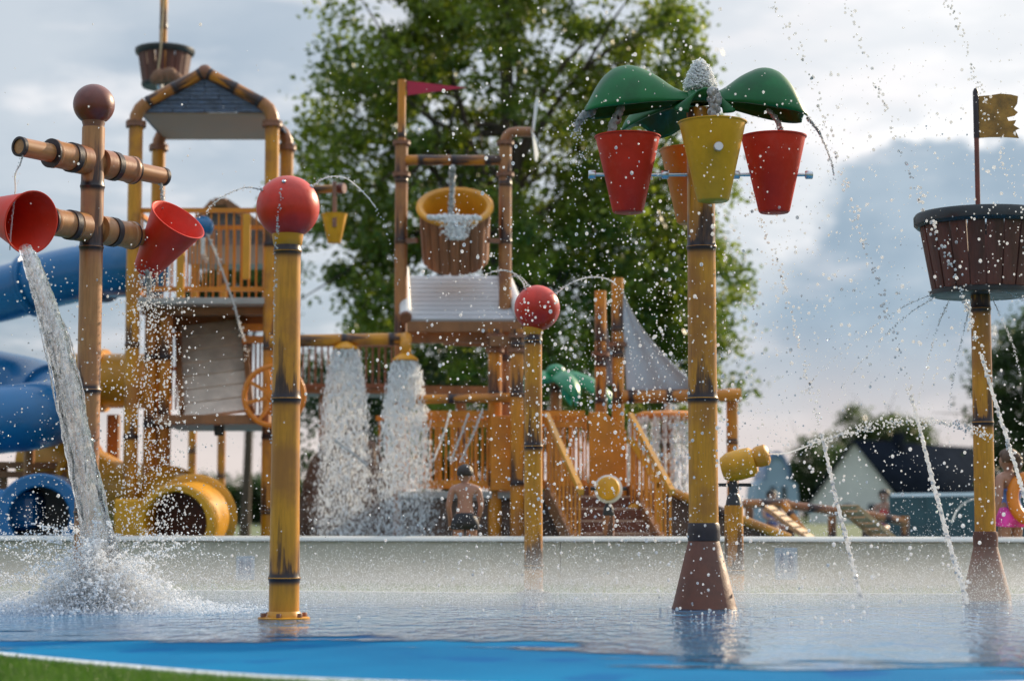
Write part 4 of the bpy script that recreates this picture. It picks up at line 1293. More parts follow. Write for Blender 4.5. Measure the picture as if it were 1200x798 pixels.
# ---- lower deck with railings, brown base, stairs
Yl = 25.0
t = thing('railed_deck', 'orange railed lower deck on a dark brown stone base behind the boy', 'play deck', (P(560, 600, Yl).x, Yl, 0))
zk = ZZ(575, Yl)
dx0, dx1 = P(470, 590, Yl).x, P(690, 590, Yl).x
MB().box(((dx0 + dx1) / 2, Yl + 1.6, zk / 2 - 0.06), (dx1 - dx0, 3.0, zk - 0.12)).build('stone_base', 'rock_brown', t, smoothed=False)
MB().box(((dx0 + dx1) / 2, Yl + 1.6, zk - 0.05), (dx1 - dx0 + 0.1, 3.15, 0.09)).build('deck', 'grey_deck', t, smoothed=False, bevel=0.01)
zq = ZZ(484, Yl)
for (a, b, nb) in ((495, 574, 13), (634, 686, 10)):
    A, B = P(a, 575, Yl).x, P(b, 575, Yl).x
    for z in (zk + 0.10, zq, zq - 0.14):
        MB().beam((A, Yl + 0.1, z), (B, Yl + 0.1, z), 0.05, 0.07).build('rail', 'orange_paint', t, smoothed=False)
    balusters(t, (A, Yl + 0.1, zk + 0.1), (B, Yl + 0.1, zk + 0.1), zq - zk - 0.1, nb, 'orange_paint', 0.03)
A, B = P(440, 575, Yl + 2.9).x, P(700, 575, Yl + 2.9).x
for z in (zk + 0.10, zk + 1.05):
    MB().beam((A, Yl + 2.9, z), (B, Yl + 2.9, z), 0.05, 0.07).build('rail', 'orange_paint', t, smoothed=False)
balusters(t, (A, Yl + 2.9, zk + 0.1), (B, Yl + 2.9, zk + 0.1), 0.95, 30, 'orange_paint', 0.03)
bamboo('top_rail', P(486, 468, Yl - 0.1), P(600, 466, Yl - 0.1), 0.058, 'bamboo_amber', t, [0.45])
for a, b in ((575, 599), (632, 636)):
    A, B = P(a, 530, Yl - 0.05).x, P(b, 530, Yl - 0.05).x
    MB().box(((A + B) / 2, Yl - 0.02, (zk + ZZ(487, Yl)) / 2), (B - A, 0.08, ZZ(487, Yl) - zk)).build('solid_panel', 'orange_paint', t, smoothed=False, bevel=0.015)

# stairs down to the right, toward the viewer
t = thing('play_stairs', 'orange sided stairs with sloping handrails dropping from the railed deck', 'stairs', (P(720, 620, 24).x, 24.0, 0))
sa_, sb_ = Vector((P(690, 575, 25.0).x, 25.0, zk)), Vector((P(735, 640, 23.0).x, 23.0, 0.12))
ST_W = 0.95
nst = 6
for i in range(nst):
    c = sa_ + (sb_ - sa_) * ((i + 0.5) / nst)
    MB().box(c + Vector((0, 0, -0.02)), (ST_W, (sa_.y - sb_.y) / nst + 0.02, 0.06)).build('tread', 'tan_panel', t, smoothed=False)
    MB().box(c + Vector((0, (sa_.y - sb_.y) / nst / 2 - 0.01, 0.06)), (ST_W - 0.02, 0.02, 0.15)).build('riser', 'rust_cone', t, smoothed=False)
for s in (-1, 1):
    o = Vector((s * (ST_W / 2 + 0.05), 0, 0))
    MB().beam(sa_ + o, sb_ + o, 0.07, 0.24).build('stringer', 'brown_beam', t, smoothed=False)
    MB().beam(sa_ + o + Vector((0, 0, 0.95)), sb_ + o + Vector((0, 0, 0.85)), 0.06, 0.07).build('handrail', 'ochre_plastic', t, smoothed=False)
    for i in range(9):
        c = sa_ + (sb_ - sa_) * ((i + 0.5) / 9) + o
        MB().tube([c, c + Vector((0, 0, 0.9))], 0.016, 6).build('baluster', 'orange_paint', t)
xA, xB = P(690, 530, 25.0).x, P(734, 530, 25.0).x
MB().prism([(xA, 24.95, zk - 0.1), (xA, 24.95, ZZ(483, 25)), (xA + 0.20, 24.95, ZZ(483, 25)), (xB, 24.95, ZZ(505, 25)), (xB, 24.95, zk - 0.1)], (0, 0.08, 0)).build('solid_panel', 'orange_paint', t, smoothed=False, bevel=0.012)
# slatted gate panel right of the stairs with a sun medallion
xA, xB = P(738, 580, 24.6).x, P(773, 580, 24.6).x
zhi, zlo = ZZ(513, 24.6), ZZ(575, 24.6)
MB().beam((xA, 24.6, zhi), (xB, 24.6, zlo + 0.05), 0.07, 0.08).build('handrail', 'ochre_plastic', t, smoothed=False)
me = MB().box((0, 0, 0.5), (0.022, 0.03, 1.0)).mesh('baluster', 'orange_paint', False)
for i in range(9):
    f = (i + 0.5) / 9
    z1 = zhi + (zlo + 0.05 - zhi) * f
    inst('baluster', me, Matrix.Translation((xA + (xB - xA) * f, 24.6, 0.1)) @ Matrix.Diagonal((1, 1, z1 - 0.1, 1)), t)
MB().box((xB, 24.6, (zlo + 0.2) / 2), (0.07, 0.07, zlo)).build('gate_post', 'ochre_plastic', t, smoothed=False)
MB().lathe([(0.001, 0.03), (0.09, 0.03), (0.12, 0.015), (0.12, -0.015), (0.001, -0.02)], frame(P(745, 601, 24.5), (0, -1, 0)), 24).build('medallion', 'yellow_plastic', t)

# sloping brown ramp to the right with yellow edge
t = thing('ramp_wall', 'dark brown ramp wall with a yellow sloping edge running down behind the palm post', 'ramp', (P(830, 610, 25).x, 25.2, 0))
ro = [P(690, 576, 25.3), P(776, 572, 25.3), P(856, 602, 25.3), P(925, 631, 25.3)]
MB().prism([Vector((ro[0].x, 25.3, 0))] + ro + [Vector((ro[-1].x, 25.3, 0))], (0, 0.5, 0)).build('side_wall', 'rock_brown', t, smoothed=False)
bamboo('edge_rail', ro[1] + Vector((0, -0.05, 0)), ro[3] + Vector((0, -0.05, 0)), 0.06, 'bamboo_gold', t)

# brown rock cave behind the showers
vs_, fs_ = [], []
rc = P(415, 600, 27.0)
mbk = MB()


def rock_fn(u, v):
    a, b = u * math.pi, v * math.pi * 0.5
    r = 1 + 0.22 * mnoise.noise(Vector((a * 1.7, b * 2.2, 3.1))) + 0.08 * mnoise.noise(Vector((a * 5, b * 6, 1)))
    return Vector((rc.x - 0.85 * r * math.cos(a) * math.cos(b), rc.y - 0.9 * r * math.sin(a) * math.cos(b), 2.0 * r * math.sin(b) * (0.75 + 0.25 * math.sin(a))))


tag(mbk.grid(rock_fn, 36, 20).build('rock_mound', 'rock_brown', None), 'dark brown rock mound hidden in spray under the shower pipe', 'rock')

# bridge deck with reddish railing behind
t = thing('rope_bridge', 'brown bridge deck with thin railing linking the two towers', 'bridge', (P(400, 500, 29).x, 29.0, 1.8))
MB().beam(P(330, 458, 29), P(575, 460, 29), 1.0, 0.12).build('deck', 'brown_beam', t, smoothed=False)
for py in (404, 452):
    MB().beam(P(330, py, 28.5), P(470, py, 28.5), 0.05, 0.06).build('rail', 'brown_steel', t, smoothed=False)
balusters(t, P(336, 452, 28.5), P(470, 452, 28.5), 0.62, 18, 'brown_steel', 0.03)
for px in (380, 540):
    x = P(px, 500, 29).x
    bamboo('post', (x, 29, 0), (x, 29, ZZ(458, 29)), 0.08, 'bamboo_brown', t)

# ---- sail tower
Yv = 26.0
t = thing('sail_tower', 'two bamboo posts carrying a swooping grey cloth sail over a bamboo boom', 'play tower', (P(715, 500, Yv).x, Yv, 0))
for px, Y, top, fq in ((704, 27.0, 341, 415), (724, Yv, 326, 404)):
    x = P(px, 450, Y).x
    bamboo('post', (x, Y, 0), (x, Y, ZZ(top, Y)), 0.078, 'bamboo_amber', t, [ZZ(q, Y) for q in (560, 470, fq + 12, fq - 18)])
    flange(t, (x, Y, ZZ(fq, Y)), (0, 0, 1), 0.125, t=0.025)
bamboo('boom', P(728, 465, Yv - 0.05), P(868, 463, Yv - 0.05), 0.085, 'bamboo_amber', t, [0.12, 0.62, 1.05])
bamboo('boom_post', Vector((P(858, 500, Yv + 0.1).x, Yv + 0.1, 0)), Vector((P(858, 500, Yv + 0.1).x, Yv + 0.1, ZZ(455, Yv))), 0.075, 'bamboo_amber', t)


def sail_fn(ap, b1, b2, curve):
    def fn(u, v):
        left = ap + (b1 - ap) * u
        uu = u
        right = ap + Vector(((b2 - ap).x * (uu ** curve), (b2 - ap).y * uu, (b2 - ap).z * uu))
        p = left + (right - left) * v
        p.y += 0.10 * math.sin(math.pi * v) * u + 0.02 * math.sin(v * 14 + u * 3) * u
        return p
    return fn


MB().grid(sail_fn(P(728, 328, Yv - 0.03), P(734, 460, Yv - 0.03), P(826, 460, Yv - 0.05), 1.65), 26, 24).build('sail', 'sail_cloth', t, thick=0.008, ang=80)
MB().grid(sail_fn(P(707, 346, 27.0), P(709, 450, 27.0), P(724, 452, 27.0), 1.4), 16, 8).build('sail', 'sail_cloth', t, thick=0.008, ang=80)

# ---- mushroom fountain
Yo = 27.0
o0 = Vector((P(783, 530, Yo).x, Yo, 0))
MUSH = o0
t = thing('mushroom_fountain', 'orange flat mushroom fountain pouring a curtain of water', 'fountain', o0)
bamboo('stem', o0, o0 + Vector((0, 0, ZZ(490, Yo))), 0.085, 'bamboo_amber', t)
MB().lathe([(0.08, -0.02), (0.40, -0.045), (0.455, -0.03), (0.47, 0.0), (0.455, 0.04), (0.36, 0.075), (0.06, 0.085), (0.05, 0.10), (0.001, 0.10)], Matrix.Translation(o0 + Vector((0, 0, ZZ(489, Yo)))), 44).build('cap', 'orange_paint', t)
MB().tube([o0 + Vector((0.0, 0, ZZ(484, Yo))), o0 + Vector((0.0, 0, ZZ(468, Yo)))], 0.05, 14).build('feed_pipe', 'steel', t)

# ---- plastic palm behind the rail
Yz = 30.0
z0_ = Vector((P(651, 470, Yz).x, Yz, 0))
t = thing('plastic_palm', 'green plastic palm with broad drooping fronds on a brown trunk', 'play palm', z0_)
bamboo('trunk', z0_, z0_ + Vector((0, 0, ZZ(440, Yz))), 0.085, 'bamboo_brown', t)
zz_ = z0_ + Vector((0, 0, ZZ(438, Yz)))
MB().ball(zz_ + Vector((0, -0.1, 0.02)), 0.15, 22, 0.8).build('crown', 'palm_green', t)


def frond(dv, L, W):
    s = Vector((-dv.y, dv.x, 0))

    def fn(u, v):
        vv = 2 * v - 1
        w = W * math.sin(math.pi * min(0.97, 0.12 + 0.86 * u)) ** 0.7
        return zz_ + dv * (L * u) + s * (w * vv) + Vector((0, 0, 0.10 * math.sin(u * 2.2) - 0.38 * u * u - 0.14 * abs(vv) ** 1.5))
    return fn


for a in (8, -38, 70, 150, 215, 290):
    MB().grid(frond(Vector((math.cos(R(a)), math.sin(R(a)), 0)), 0.86, 0.20), 14, 8).build('frond', 'palm_green', t, thick=0.02)

# ================================================================ trees and houses
def tree(name, label, base, crown_c, crown_r, clumps, per, leaf, mat, seed, clump_r=0.6, trunk_r=0.28, group=None, limbs=14):
    rs = np.random.default_rng(seed)
    base, cc, cr = Vector(base), Vector(crown_c), Vector(crown_r)
    t = thing(name, label, 'tree', base, group)
    # clump centres: mostly in the outer shell, an uneven outline
    cents = []
    while len(cents) < clumps:
        v = Vector(rs.normal(size=3)).normalized()
        lump = 1 + 0.30 * mnoise.noise(v * 1.9 + Vector((seed, 0, 0))) + 0.16 * mnoise.noise(v * 4.7 + Vector((0, seed, 0)))
        rr = (0.35 + 0.65 * rs.random() ** 0.6) * lump
        c = cc + Vector((v.x * cr.x, v.y * cr.y, v.z * cr.z)) * rr
        if c.z > 0.5:
            cents.append(c)
    tk = MB()
    top = cc + Vector((0, 0, cr.z * 0.55))
    path = spline([base, base + Vector((0.1, 0, (cc.z - cr.z * 0.7) * 0.6)), cc - Vector((0.1, 0, cr.z * 0.4)), cc + Vector((0.15, 0, 0.1)), top], 5)
    L = len(path)
    tk.tube(path, [trunk_r * (1 - 0.88 * i / (L - 1)) * (1.25 if i == 0 else 1) for i in range(L)], 10)
    for i in range(limbs):
        e = cents[int(rs.integers(len(cents)))]
        s = path[int(rs.integers(int(L * 0.30), int(L * 0.85)))]
        mid = s + (e - s) * 0.5 + Vector((0, 0, (e - s).length * 0.12)) + Vector(rs.normal(size=3)) * 0.15
        lp = spline([s, mid, e], 4)
        r0 = trunk_r * 0.32
        tk.tube(lp, [r0 * (1 - 0.85 * k / (len(lp) - 1)) for k in range(len(lp))], 6)
        for _ in range(2):
            e2 = e + Vector(rs.normal(size=3)) * clump_r * 1.6
            tk.tube([lp[len(lp) // 2], lp[len(lp) // 2].lerp(e2, 0.6) + Vector((0, 0, 0.1)), e2], [r0 * 0.4, r0 * 0.25, r0 * 0.08], 5)
    tk.build('trunk', 'bark', t)
    # leaves
    N_ = clumps * per
    ci = np.repeat(np.array([tuple(c) for c in cents]), per, 0)
    sc = np.repeat(rs.uniform(0.55, 1.25, clumps), per)[:, None] * clump_r
    pos = ci + rs.normal(size=(N_, 3)) * sc * np.array([0.62, 0.62, 0.45])
    a = rs.normal(size=(N_, 3))
    a /= np.linalg.norm(a, axis=1, keepdims=True)
    b = rs.normal(size=(N_, 3))
    b -= a * (a * b).sum(1, keepdims=True)
    b /= np.linalg.norm(b, axis=1, keepdims=True)
    s = (rs.uniform(0.6, 1.25, N_) * leaf)[:, None]
    nrm = np.cross(a, b)
    v = np.stack([pos - a * s * 0.6, pos - b * s * 0.36 + nrm * s * 0.08, pos + a * s * 0.62, pos + b * s * 0.36 + nrm * s * 0.08], 1).reshape(-1, 3)
    me = bpy.data.meshes.new('crown')
    me.vertices.add(N_ * 4)
    me.vertices.foreach_set('co', v.astype(np.float32).ravel())
    me.loops.add(N_ * 4)
    me.loops.foreach_set('vertex_index', np.arange(N_ * 4, dtype=np.int32))
    me.polygons.add(N_)
    me.polygons.foreach_set('loop_start', np.arange(0, N_ * 4, 4, dtype=np.int32))
    me.polygons.foreach_set('loop_total', np.full(N_, 4, dtype=np.int32))
    me.update(calc_edges=True)
    cl = np.repeat(rs.random(clumps), per) * 0.5 + rs.random(N_) * 0.5
    me.attributes.new('rnd', 'FLOAT', 'POINT').data.foreach_set('value', np.repeat(cl, 4).astype(np.float32))
    me.materials.append(M[mat])
    place(bpy.data.objects.new('crown', me), None, t)
    return t


Yg = 46.0
cc = P(585, 190, Yg)
tree('broad_tree', 'broad leafy green tree towering behind the barrel tower', (cc.x, Yg, 0), cc, (5.35, 3.2, 6.5), 430, 160, 0.15, 'leaf_main', 3, 0.50, 0.34, limbs=34)
cc = P(775, 380, 49)
tree('broad_tree', 'lower green tree with a ragged right edge behind the palm bucket post', (cc.x, 49, 0), cc, (1.9, 2.2, 3.1), 120, 150, 0.15, 'leaf_main', 11, 0.45, 0.2)
cc = P(520, 470, 52)
tree('bushy_tree', 'low dark bushy tree behind the shower pipe and railed deck', (cc.x, 52, 0), cc, (5.2, 2.2, 2.3), 170, 160, 0.14, 'leaf_dark', 5, 0.6, 0.2)
cc = P(290, 335, 60)
tree('bushy_tree', 'small dark tree seen through the upper railing of the roofed tower', (cc.x, 60, 0), cc, (1.7, 1.5, 1.0), 60, 110, 0.14, 'leaf_dark', 6, 0.45, 0.15)
cc = P(1212, 470, 60)
tree('broad_tree', 'dark green tree rising beside the crow nest post', (cc.x, 60, 0), cc, (1.75, 1.7, 2.9), 130, 170, 0.13, 'leaf_dark', 8, 0.5, 0.2)
cc = P(1035, 525, 230)
tree('broad_tree', 'far rounded green tree behind the dark roof', (cc.x, 230, 0), cc, (6.8, 4, 4.2), 110, 130, 0.42, 'leaf_far', 9, 1.4, 0.4)
cc = P(958, 563, 205)
tree('broad_tree', 'dark tree standing between the pale blue house and the gable', (cc.x, 205, 0), cc, (3.6, 3, 4.6), 80, 130, 0.36, 'leaf_dark', 10, 1.1, 0.35)
for px, w, s in ((262, 4.0, 21), (310, 3.4, 22), (232, 2.6, 23), (405, 5.0, 26), (690, 5.0, 27)):
    cc = P(px, 588, 150)
    tree('far_tree', ['blue green far tree showing behind the yellow tunnel elbow', 'far tree between the tunnel elbow and the red ball post', 'far small tree just behind the yellow tunnel mouth', 'far tree hidden behind the brown rock mound', 'far tree behind the orange deck railing'][(21, 22, 23, 26, 27).index(s)],
         (cc.x, 150, 0), cc, (w, 2.5, 1.6), 45, 90, 0.36, 'leaf_dark', s, 0.9, 0.25)


def far_house(name, label, px, Y, w, L, h_eave, h_ridge, yaw, wallm, roofm):
    c = P(px, 600, Y)
    t = thing(name, label, 'house', (c.x, Y, 0))
    m = Matrix.Translation((c.x, Y, 0)) @ Matrix.Rotation(yaw, 4, 'Z')
    # front gable at local y=0, ridge runs along +y
    MB().prism([(-w / 2, 0, 0), (w / 2, 0, 0), (w / 2, 0, h_eave), (0, 0, h_ridge - 0.1), (-w / 2, 0, h_eave)], (0, L, 0)).build('wall', wallm, t, m, smoothed=False)
    sl = (h_ridge - h_eave) / (w / 2)
    rf = None
    for s in (-1, 1):
        e = Vector((s * (w / 2 + 0.4), 0, h_eave - 0.4 * sl))
        q = [(e.x, -0.35, e.z), (e.x, L + 0.35, e.z), (0, L + 0.35, h_ridge), (0, -0.35, h_ridge)]
        rf = MB().add(q, [(0, 1, 2, 3)]).build('roof', roofm, t, m, thick=0.22)
    return t, m, rf


t, m, rf = far_house('gabled_house', 'pale house with steep gable and long dark navy roof', 1003, 180, 9.4, 26, 1.9, 7.5, R(-36), 'house_wall', 'roof_navy')
MB().box((0.5, 8.0, 7.2), (0.9, 0.9, 2.4)).build('chimney', 'roof_navy', rf, m, smoothed=False)
for x, z, w, h in ((-0.8, 1.2, 0.9, 1.3), (1.6, 1.2, 0.9, 1.3)):
    wd = MB().box((x, -0.03, z), (w, 0.05, h)).build('window', 'white_tube', t, m, smoothed=False)
    MB().box((x, -0.07, z), (w - 0.16, 0.04, h - 0.16)).build('pane', 'window_dark', wd, m, smoothed=False)
# pale blue barrel-roofed house
c = P(911, 600, 120)
t = thing('arched_house', 'pale blue house with a rounded roof and two tall dark windows', 'house', (c.x, 120, 0))
k = 120 / F
ho = [(-24 * k, 0, 0), (24 * k, 0, 0), (25 * k, 0, 1.8), (23 * k, 0, 2.6)] + [(15 * k * math.cos(a), 0, 2.6 + 1.55 * math.sin(a) + 0.25) for a in [math.pi * i / 10 for i in range(11)]] + [(-23 * k, 0, 2.6), (-25 * k, 0, 1.8)]
MB().prism(ho, (0, 5, 0)).build('wall', 'blue_wall', t, Matrix.Translation((c.x, 120, 0)), smoothed=False)
MB().prism([(15.6 * k * math.cos(a), -0.15, 2.95 + 1.62 * math.sin(a)) for a in [math.pi * i / 12 for i in range(13)]] + [(14 * k * math.cos(a), -0.15, 2.8 + 1.45 * math.sin(a)) for a in [math.pi * i / 12 for i in range(12, -1, -1)]], (0, 5.3, 0)).build('roof', 'sign_dark', t, Matrix.Translation((c.x, 120, 0)), smoothed=False)
for x in (-5, 8):
    MB().box((x * k, -0.04, 1.7), (0.28, 0.06, 1.5)).build('window', 'window_dark', t, Matrix.Translation((c.x, 120, 0)), smoothed=False)
# far low building on the left
c = P(285, 600, 170)
t = thing('far_building', 'low grey flat roofed building far behind the yellow tunnel', 'building', (c.x, 170, 0))
MB().box((c.x, 172, 1.3), (5.5, 4, 2.6)).build('wall', 'far_hedge_wall', t, smoothed=False)
MB().box((c.x, 172, 2.68), (5.8, 4.3, 0.16)).build('roof', 'roof_navy', t, smoothed=False)

# ---- lawn-side things behind the wall on the right
t = thing('screen_fence', 'dark teal screen fence with a white top rail behind the crow nest post', 'fence', (P(1120, 600, 34).x, 34, 0))
fx0_, fx1_ = P(1044, 600, 34).x, P(1215, 600, 34).x
for i in range(4):
    a = fx0_ + (fx1_ - fx0_) * i / 4
    b = fx0_ + (fx1_ - fx0_) * (i + 1) / 4
    MB().box(((a + b) / 2, 34, ZZ(582, 34) / 2), (b - a - 0.02, 0.03, ZZ(582, 34))).build('screen_panel', 'teal_screen', t, smoothed=False)
for i in range(5):
    MB().box((fx0_ + (fx1_ - fx0_) * i / 4, 34, ZZ(580, 34) / 2), (0.05, 0.06, ZZ(580, 34))).build('fence_post', 'teal_screen', t, smoothed=False)
MB().beam((fx0_, 34, ZZ(580, 34)), (fx1_, 34, ZZ(578, 34)), 0.07, 0.06).build('top_rail', 'white_tube', t, smoothed=False)

t = thing('bamboo_fence', 'brown bamboo rail fence with slanted braces behind the right water cannon', 'fence', (P(940, 610, 28).x, 28, 0))
for a, b in (((870, 590), (925, 590)), ((925, 592), (1015, 603)), ((1015, 603), (1062, 612))):
    bamboo('rail', P(a[0], a[1], 28), P(b[0], b[1], 28), 0.062, 'bamboo_brown', t, [0.3])
bamboo('brace', P(918, 590, 27.95), P(948, 632, 27.6), 0.055, 'bamboo_amber', t, [0.2])
bamboo('brace', P(1014, 603, 27.95), P(1036, 630, 27.6), 0.05, 'bamboo_amber', t, [0.2])
for px in (878, 926, 975, 1015, 1060):
    x = P(px, 610, 28.02).x
    bamboo('fence_post', (x, 28.02, 0), (x, 28.02, ZZ(592 if px < 950 else 604, 28)), 0.06, 'bamboo_brown', t, [0.4])


def lounger(px, Y, rz, label):
    c = P(px, 600, Y)
    t = thing('sun_lounger', label, 'sun lounger', (c.x, Y, 0), 'loungers beyond the pool')
    m = Matrix.Translation((c.x, Y, 0)) @ Matrix.Rotation(rz, 4, 'Z')
    for s in (-1, 1):
        MB().box((0, s * 0.30, 0.32), (1.9, 0.05, 0.07)).build('side_rail', 'lounger_wood', t, m, smoothed=False)
        for x in (-0.85, 0.85):
            MB().box((x, s * 0.30, 0.15), (0.06, 0.06, 0.30)).build('leg', 'lounger_wood', t, m, smoothed=False)
        MB().beam((0.35, s * 0.24, 0.36), (0.95, s * 0.24, 0.80), 0.04, 0.05).build('back_rail', 'lounger_wood', t, m, smoothed=False)
    for i in range(9):
        MB().box((-0.88 + i * 0.14, 0, 0.37), (0.10, 0.56, 0.02)).build('slat', 'lounger_wood', t, m, smoothed=False)
    for i in range(6):
        MB().box((0.42 + i * 0.10, 0, 0.435 + i * 0.073), (0.085, 0.5, 0.02), Matrix.Rotation(-0.63, 3, 'Y')).build('slat', 'lounger_wood', t, m, smoothed=False)
    return t


lounger(1072, 25.0, R(200), 'wooden slatted sun lounger beside the slanted fence brace and teal screen')
lounger(985, 26.0, R(160), 'wooden slatted sun lounger below the far gable, behind the bamboo fence end')


# ================================================================ people
def skin_mesh(name, verts, edges, radii, mat, parent, root=0, sub=2):
    me = bpy.data.meshes.new(name)
    me.from_pydata([tuple(v) for v in verts], edges, [])
    o = bpy.data.objects.new(name, me)
    place(o, None, parent)
    sk = o.modifiers.new('skin', 'SKIN')
    sk.use_smooth_shade = True
    sv = me.skin_vertices[0].data
    for i, r in enumerate(radii):
        sv[i].radius = (r, r) if not isinstance(r, tuple) else r
        sv[i].use_root = (i == root)
    su = o.modifiers.new('sub', 'SUBSURF')
    su.levels = su.render_levels = sub
    me.materials.append(M[mat])
    return o


def person(label, loc, yaw, H, J, hair, group=None):
    """J: joint name -> local position for a 1.0 m tall body"""
    t = thing('person', label, 'person', loc, group)
    m = Matrix.Translation(Vector(loc)) @ Matrix.Rotation(yaw, 4, 'Z') @ Matrix.Scale(H, 4)
    V, E, RR, idx = [], [], [], {}

    def add(n, p, r, par=None):
        idx[n] = len(V)
        V.append(m @ Vector(p))
        RR.append(r * H)
        if par:
            E.append((idx[par], idx[n]))

    add('pelvis', J['pelvis'], 0.072)
    add('waist', J['waist'], 0.066, 'pelvis')
    add('chest', J['chest'], 0.078, 'waist')
    add('upper', J['upper'], 0.062, 'chest')
    add('neck', J['neck'], 0.030, 'upper')
    hd = Vector(J['head'])
    add('jaw', hd + Vector((0, 0.008, -0.055)), 0.042, 'neck')
    add('skull', hd, 0.062, 'jaw')
    add('brow', hd + Vector((0, -0.004, 0.035)), 0.060, 'skull')
    add('crown', hd + Vector((0, -0.004, 0.066)), 0.036, 'brow')
    add('nose', hd + Vector((0, 0.068, -0.016)), 0.009, 'skull')
    for s, S in ((-1, 'l'), (1, 'r')):
        add(S + 'ear', hd + Vector((s * 0.064, -0.006, -0.005)), 0.010, 'skull')
        add(S + 'sh', J[S + 'sh'], 0.040, 'upper')
        add(S + 'el', J[S + 'el'], 0.026, S + 'sh')
        add(S + 'wr', J[S + 'wr'], 0.019, S + 'el')
        w, e = Vector(J[S + 'wr']), Vector(J[S + 'el'])
        d = (w - e).normalized()
        sd = d.cross(Vector((0, 1, 0.1))).normalized() if abs(d.y) < 0.9 else Vector((1, 0, 0))
        add(S + 'palm', w + d * 0.035, 0.020, S + 'wr')
        for f, (o, L) in enumerate(((-0.016, 0.040), (-0.006, 0.047), (0.005, 0.045), (0.016, 0.036))):
            b = w + d * 0.055 + sd * o
            add(S + 'f%da' % f, b, 0.0072, S + 'palm')
            add(S + 'f%db' % f, b + d * L * 0.5 + Vector((0, 0.006, 0)), 0.0065, S + 'f%da' % f)
            add(S + 'f%dc' % f, b + d * L + Vector((0, 0.014, 0)), 0.0055, S + 'f%db' % f)
        add(S + 'ta', w + d * 0.028 + Vector((0, 0.020, 0)) - sd * 0.014, 0.008, S + 'palm')
        add(S + 'tb', w + d * 0.050 + Vector((0, 0.032, 0)) - sd * 0.020, 0.0065, S + 'ta')
        add(S + 'hip', J[S + 'hip'], 0.062, 'pelvis')
        add(S + 'th', Vector(J[S + 'hip']).lerp(Vector(J[S + 'kn']), 0.4), 0.055, S + 'hip')
        add(S + 'kn', J[S + 'kn'], 0.038, S + 'th')
        add(S + 'ca', Vector(J[S + 'kn']).lerp(Vector(J[S + 'an']), 0.35), 0.036, S + 'kn')
        add(S + 'an', J[S + 'an'], 0.023, S + 'ca')
        add(S + 'toe', Vector(J[S + 'an']) + Vector((0, 0.085, -0.026)), 0.018, S + 'an')
    skin_mesh('body', V, E, RR, 'skin', t)
    # hair cap
    hm = MB()

    def hair_fn(u, v):
        a, b = u * 2 * math.pi, v * math.pi * (0.62 if math.sin(u * 2 * math.pi) < 0.2 else 0.40)
        r = 1 + 0.05 * mnoise.noise(Vector((a * 3, b * 5, 1)))
        return m @ (hd + Vector((0.070 * r * math.cos(a) * math.sin(b), -0.006 + 0.074 * r * math.sin(a) * math.sin(b), 0.014 + 0.074 * r * math.cos(b))))
    hm.grid(hair_fn, 28, 12)
    for s in (-1, 1):      # eyes
        MB().ball(m @ (hd + Vector((s * 0.022, 0.058, 0.002))), 0.008 * H, 10).build('eye', 'black_rim', t)
    hm.build('hair', hair, t, thick=0.012 * H)
    return t, m


STAND = dict(pelvis=(0, 0, 0.53), waist=(0, 0.005, 0.62), chest=(0, 0, 0.71), upper=(0, 0, 0.79), neck=(0, 0.005, 0.845), head=(0, 0.012, 0.925),
             lsh=(-0.115, 0, 0.795), lel=(-0.150, 0.01, 0.64), lwr=(-0.125, 0.075, 0.515), rsh=(0.115, 0, 0.795), rel=(0.150, 0.01, 0.64), rwr=(0.125, 0.075, 0.515),
             lhip=(-0.058, 0, 0.49), lkn=(-0.065, 0.015, 0.275), lan=(-0.07, -0.01, 0.045), rhip=(0.058, 0, 0.49), rkn=(0.065, 0.015, 0.275), ran=(0.07, -0.01, 0.045))


def shorts(t, m, J, mat, H, name='swim_trunks'):
    w, p = Vector(J['waist']), Vector(J['pelvis'])
    mb = MB()
    top = w.lerp(p, 0.45)
    c = (Vector(J['lhip']) + Vector(J['rhip'])) / 2
    prev = []
    for q, rx, ry in ((top, 0.080, 0.074), (w.lerp(p, 0.75), 0.096, 0.084), (p, 0.112, 0.090), (c, 0.125, 0.092), (c - Vector((0, 0, 0.03)), 0.124, 0.088), (c - Vector((0, 0, 0.055)), 0.09, 0.06)):
        prev.append([m @ (q + Vector((rx * math.cos(a), ry * math.sin(a), 0))) for a in [2 * math.pi * k / 24 for k in range(24)]])
    vs = [v for r_ in prev for v in r_]
    fs = [(i * 24 + k, i * 24 + (k + 1) % 24, (i + 1) * 24 + (k + 1) % 24, (i + 1) * 24 + k) for i in range(5) for k in range(24)]
    mb.add(vs, fs)
    for S in 'lr':
        h, k_ = Vector(J[S + 'hip']), Vector(J[S + 'kn'])
        mb.tube([m @ h, m @ h.lerp(k_, 0.12), m @ h.lerp(k_, 0.26)], [0.068 * H, 0.072 * H, 0.069 * H], 18, False)
    mb.build(name, mat, t, ang=70)


bp_ = P(545, 600, 21.0)
t, m = person('bare backed child in black swim trunks standing in the pool, seen from behind', (bp_.x, 21.0, 0.05), R(8), 1.17, STAND, 'hair_dark')
shorts(t, m, STAND, 'black_trunks', 1.17)

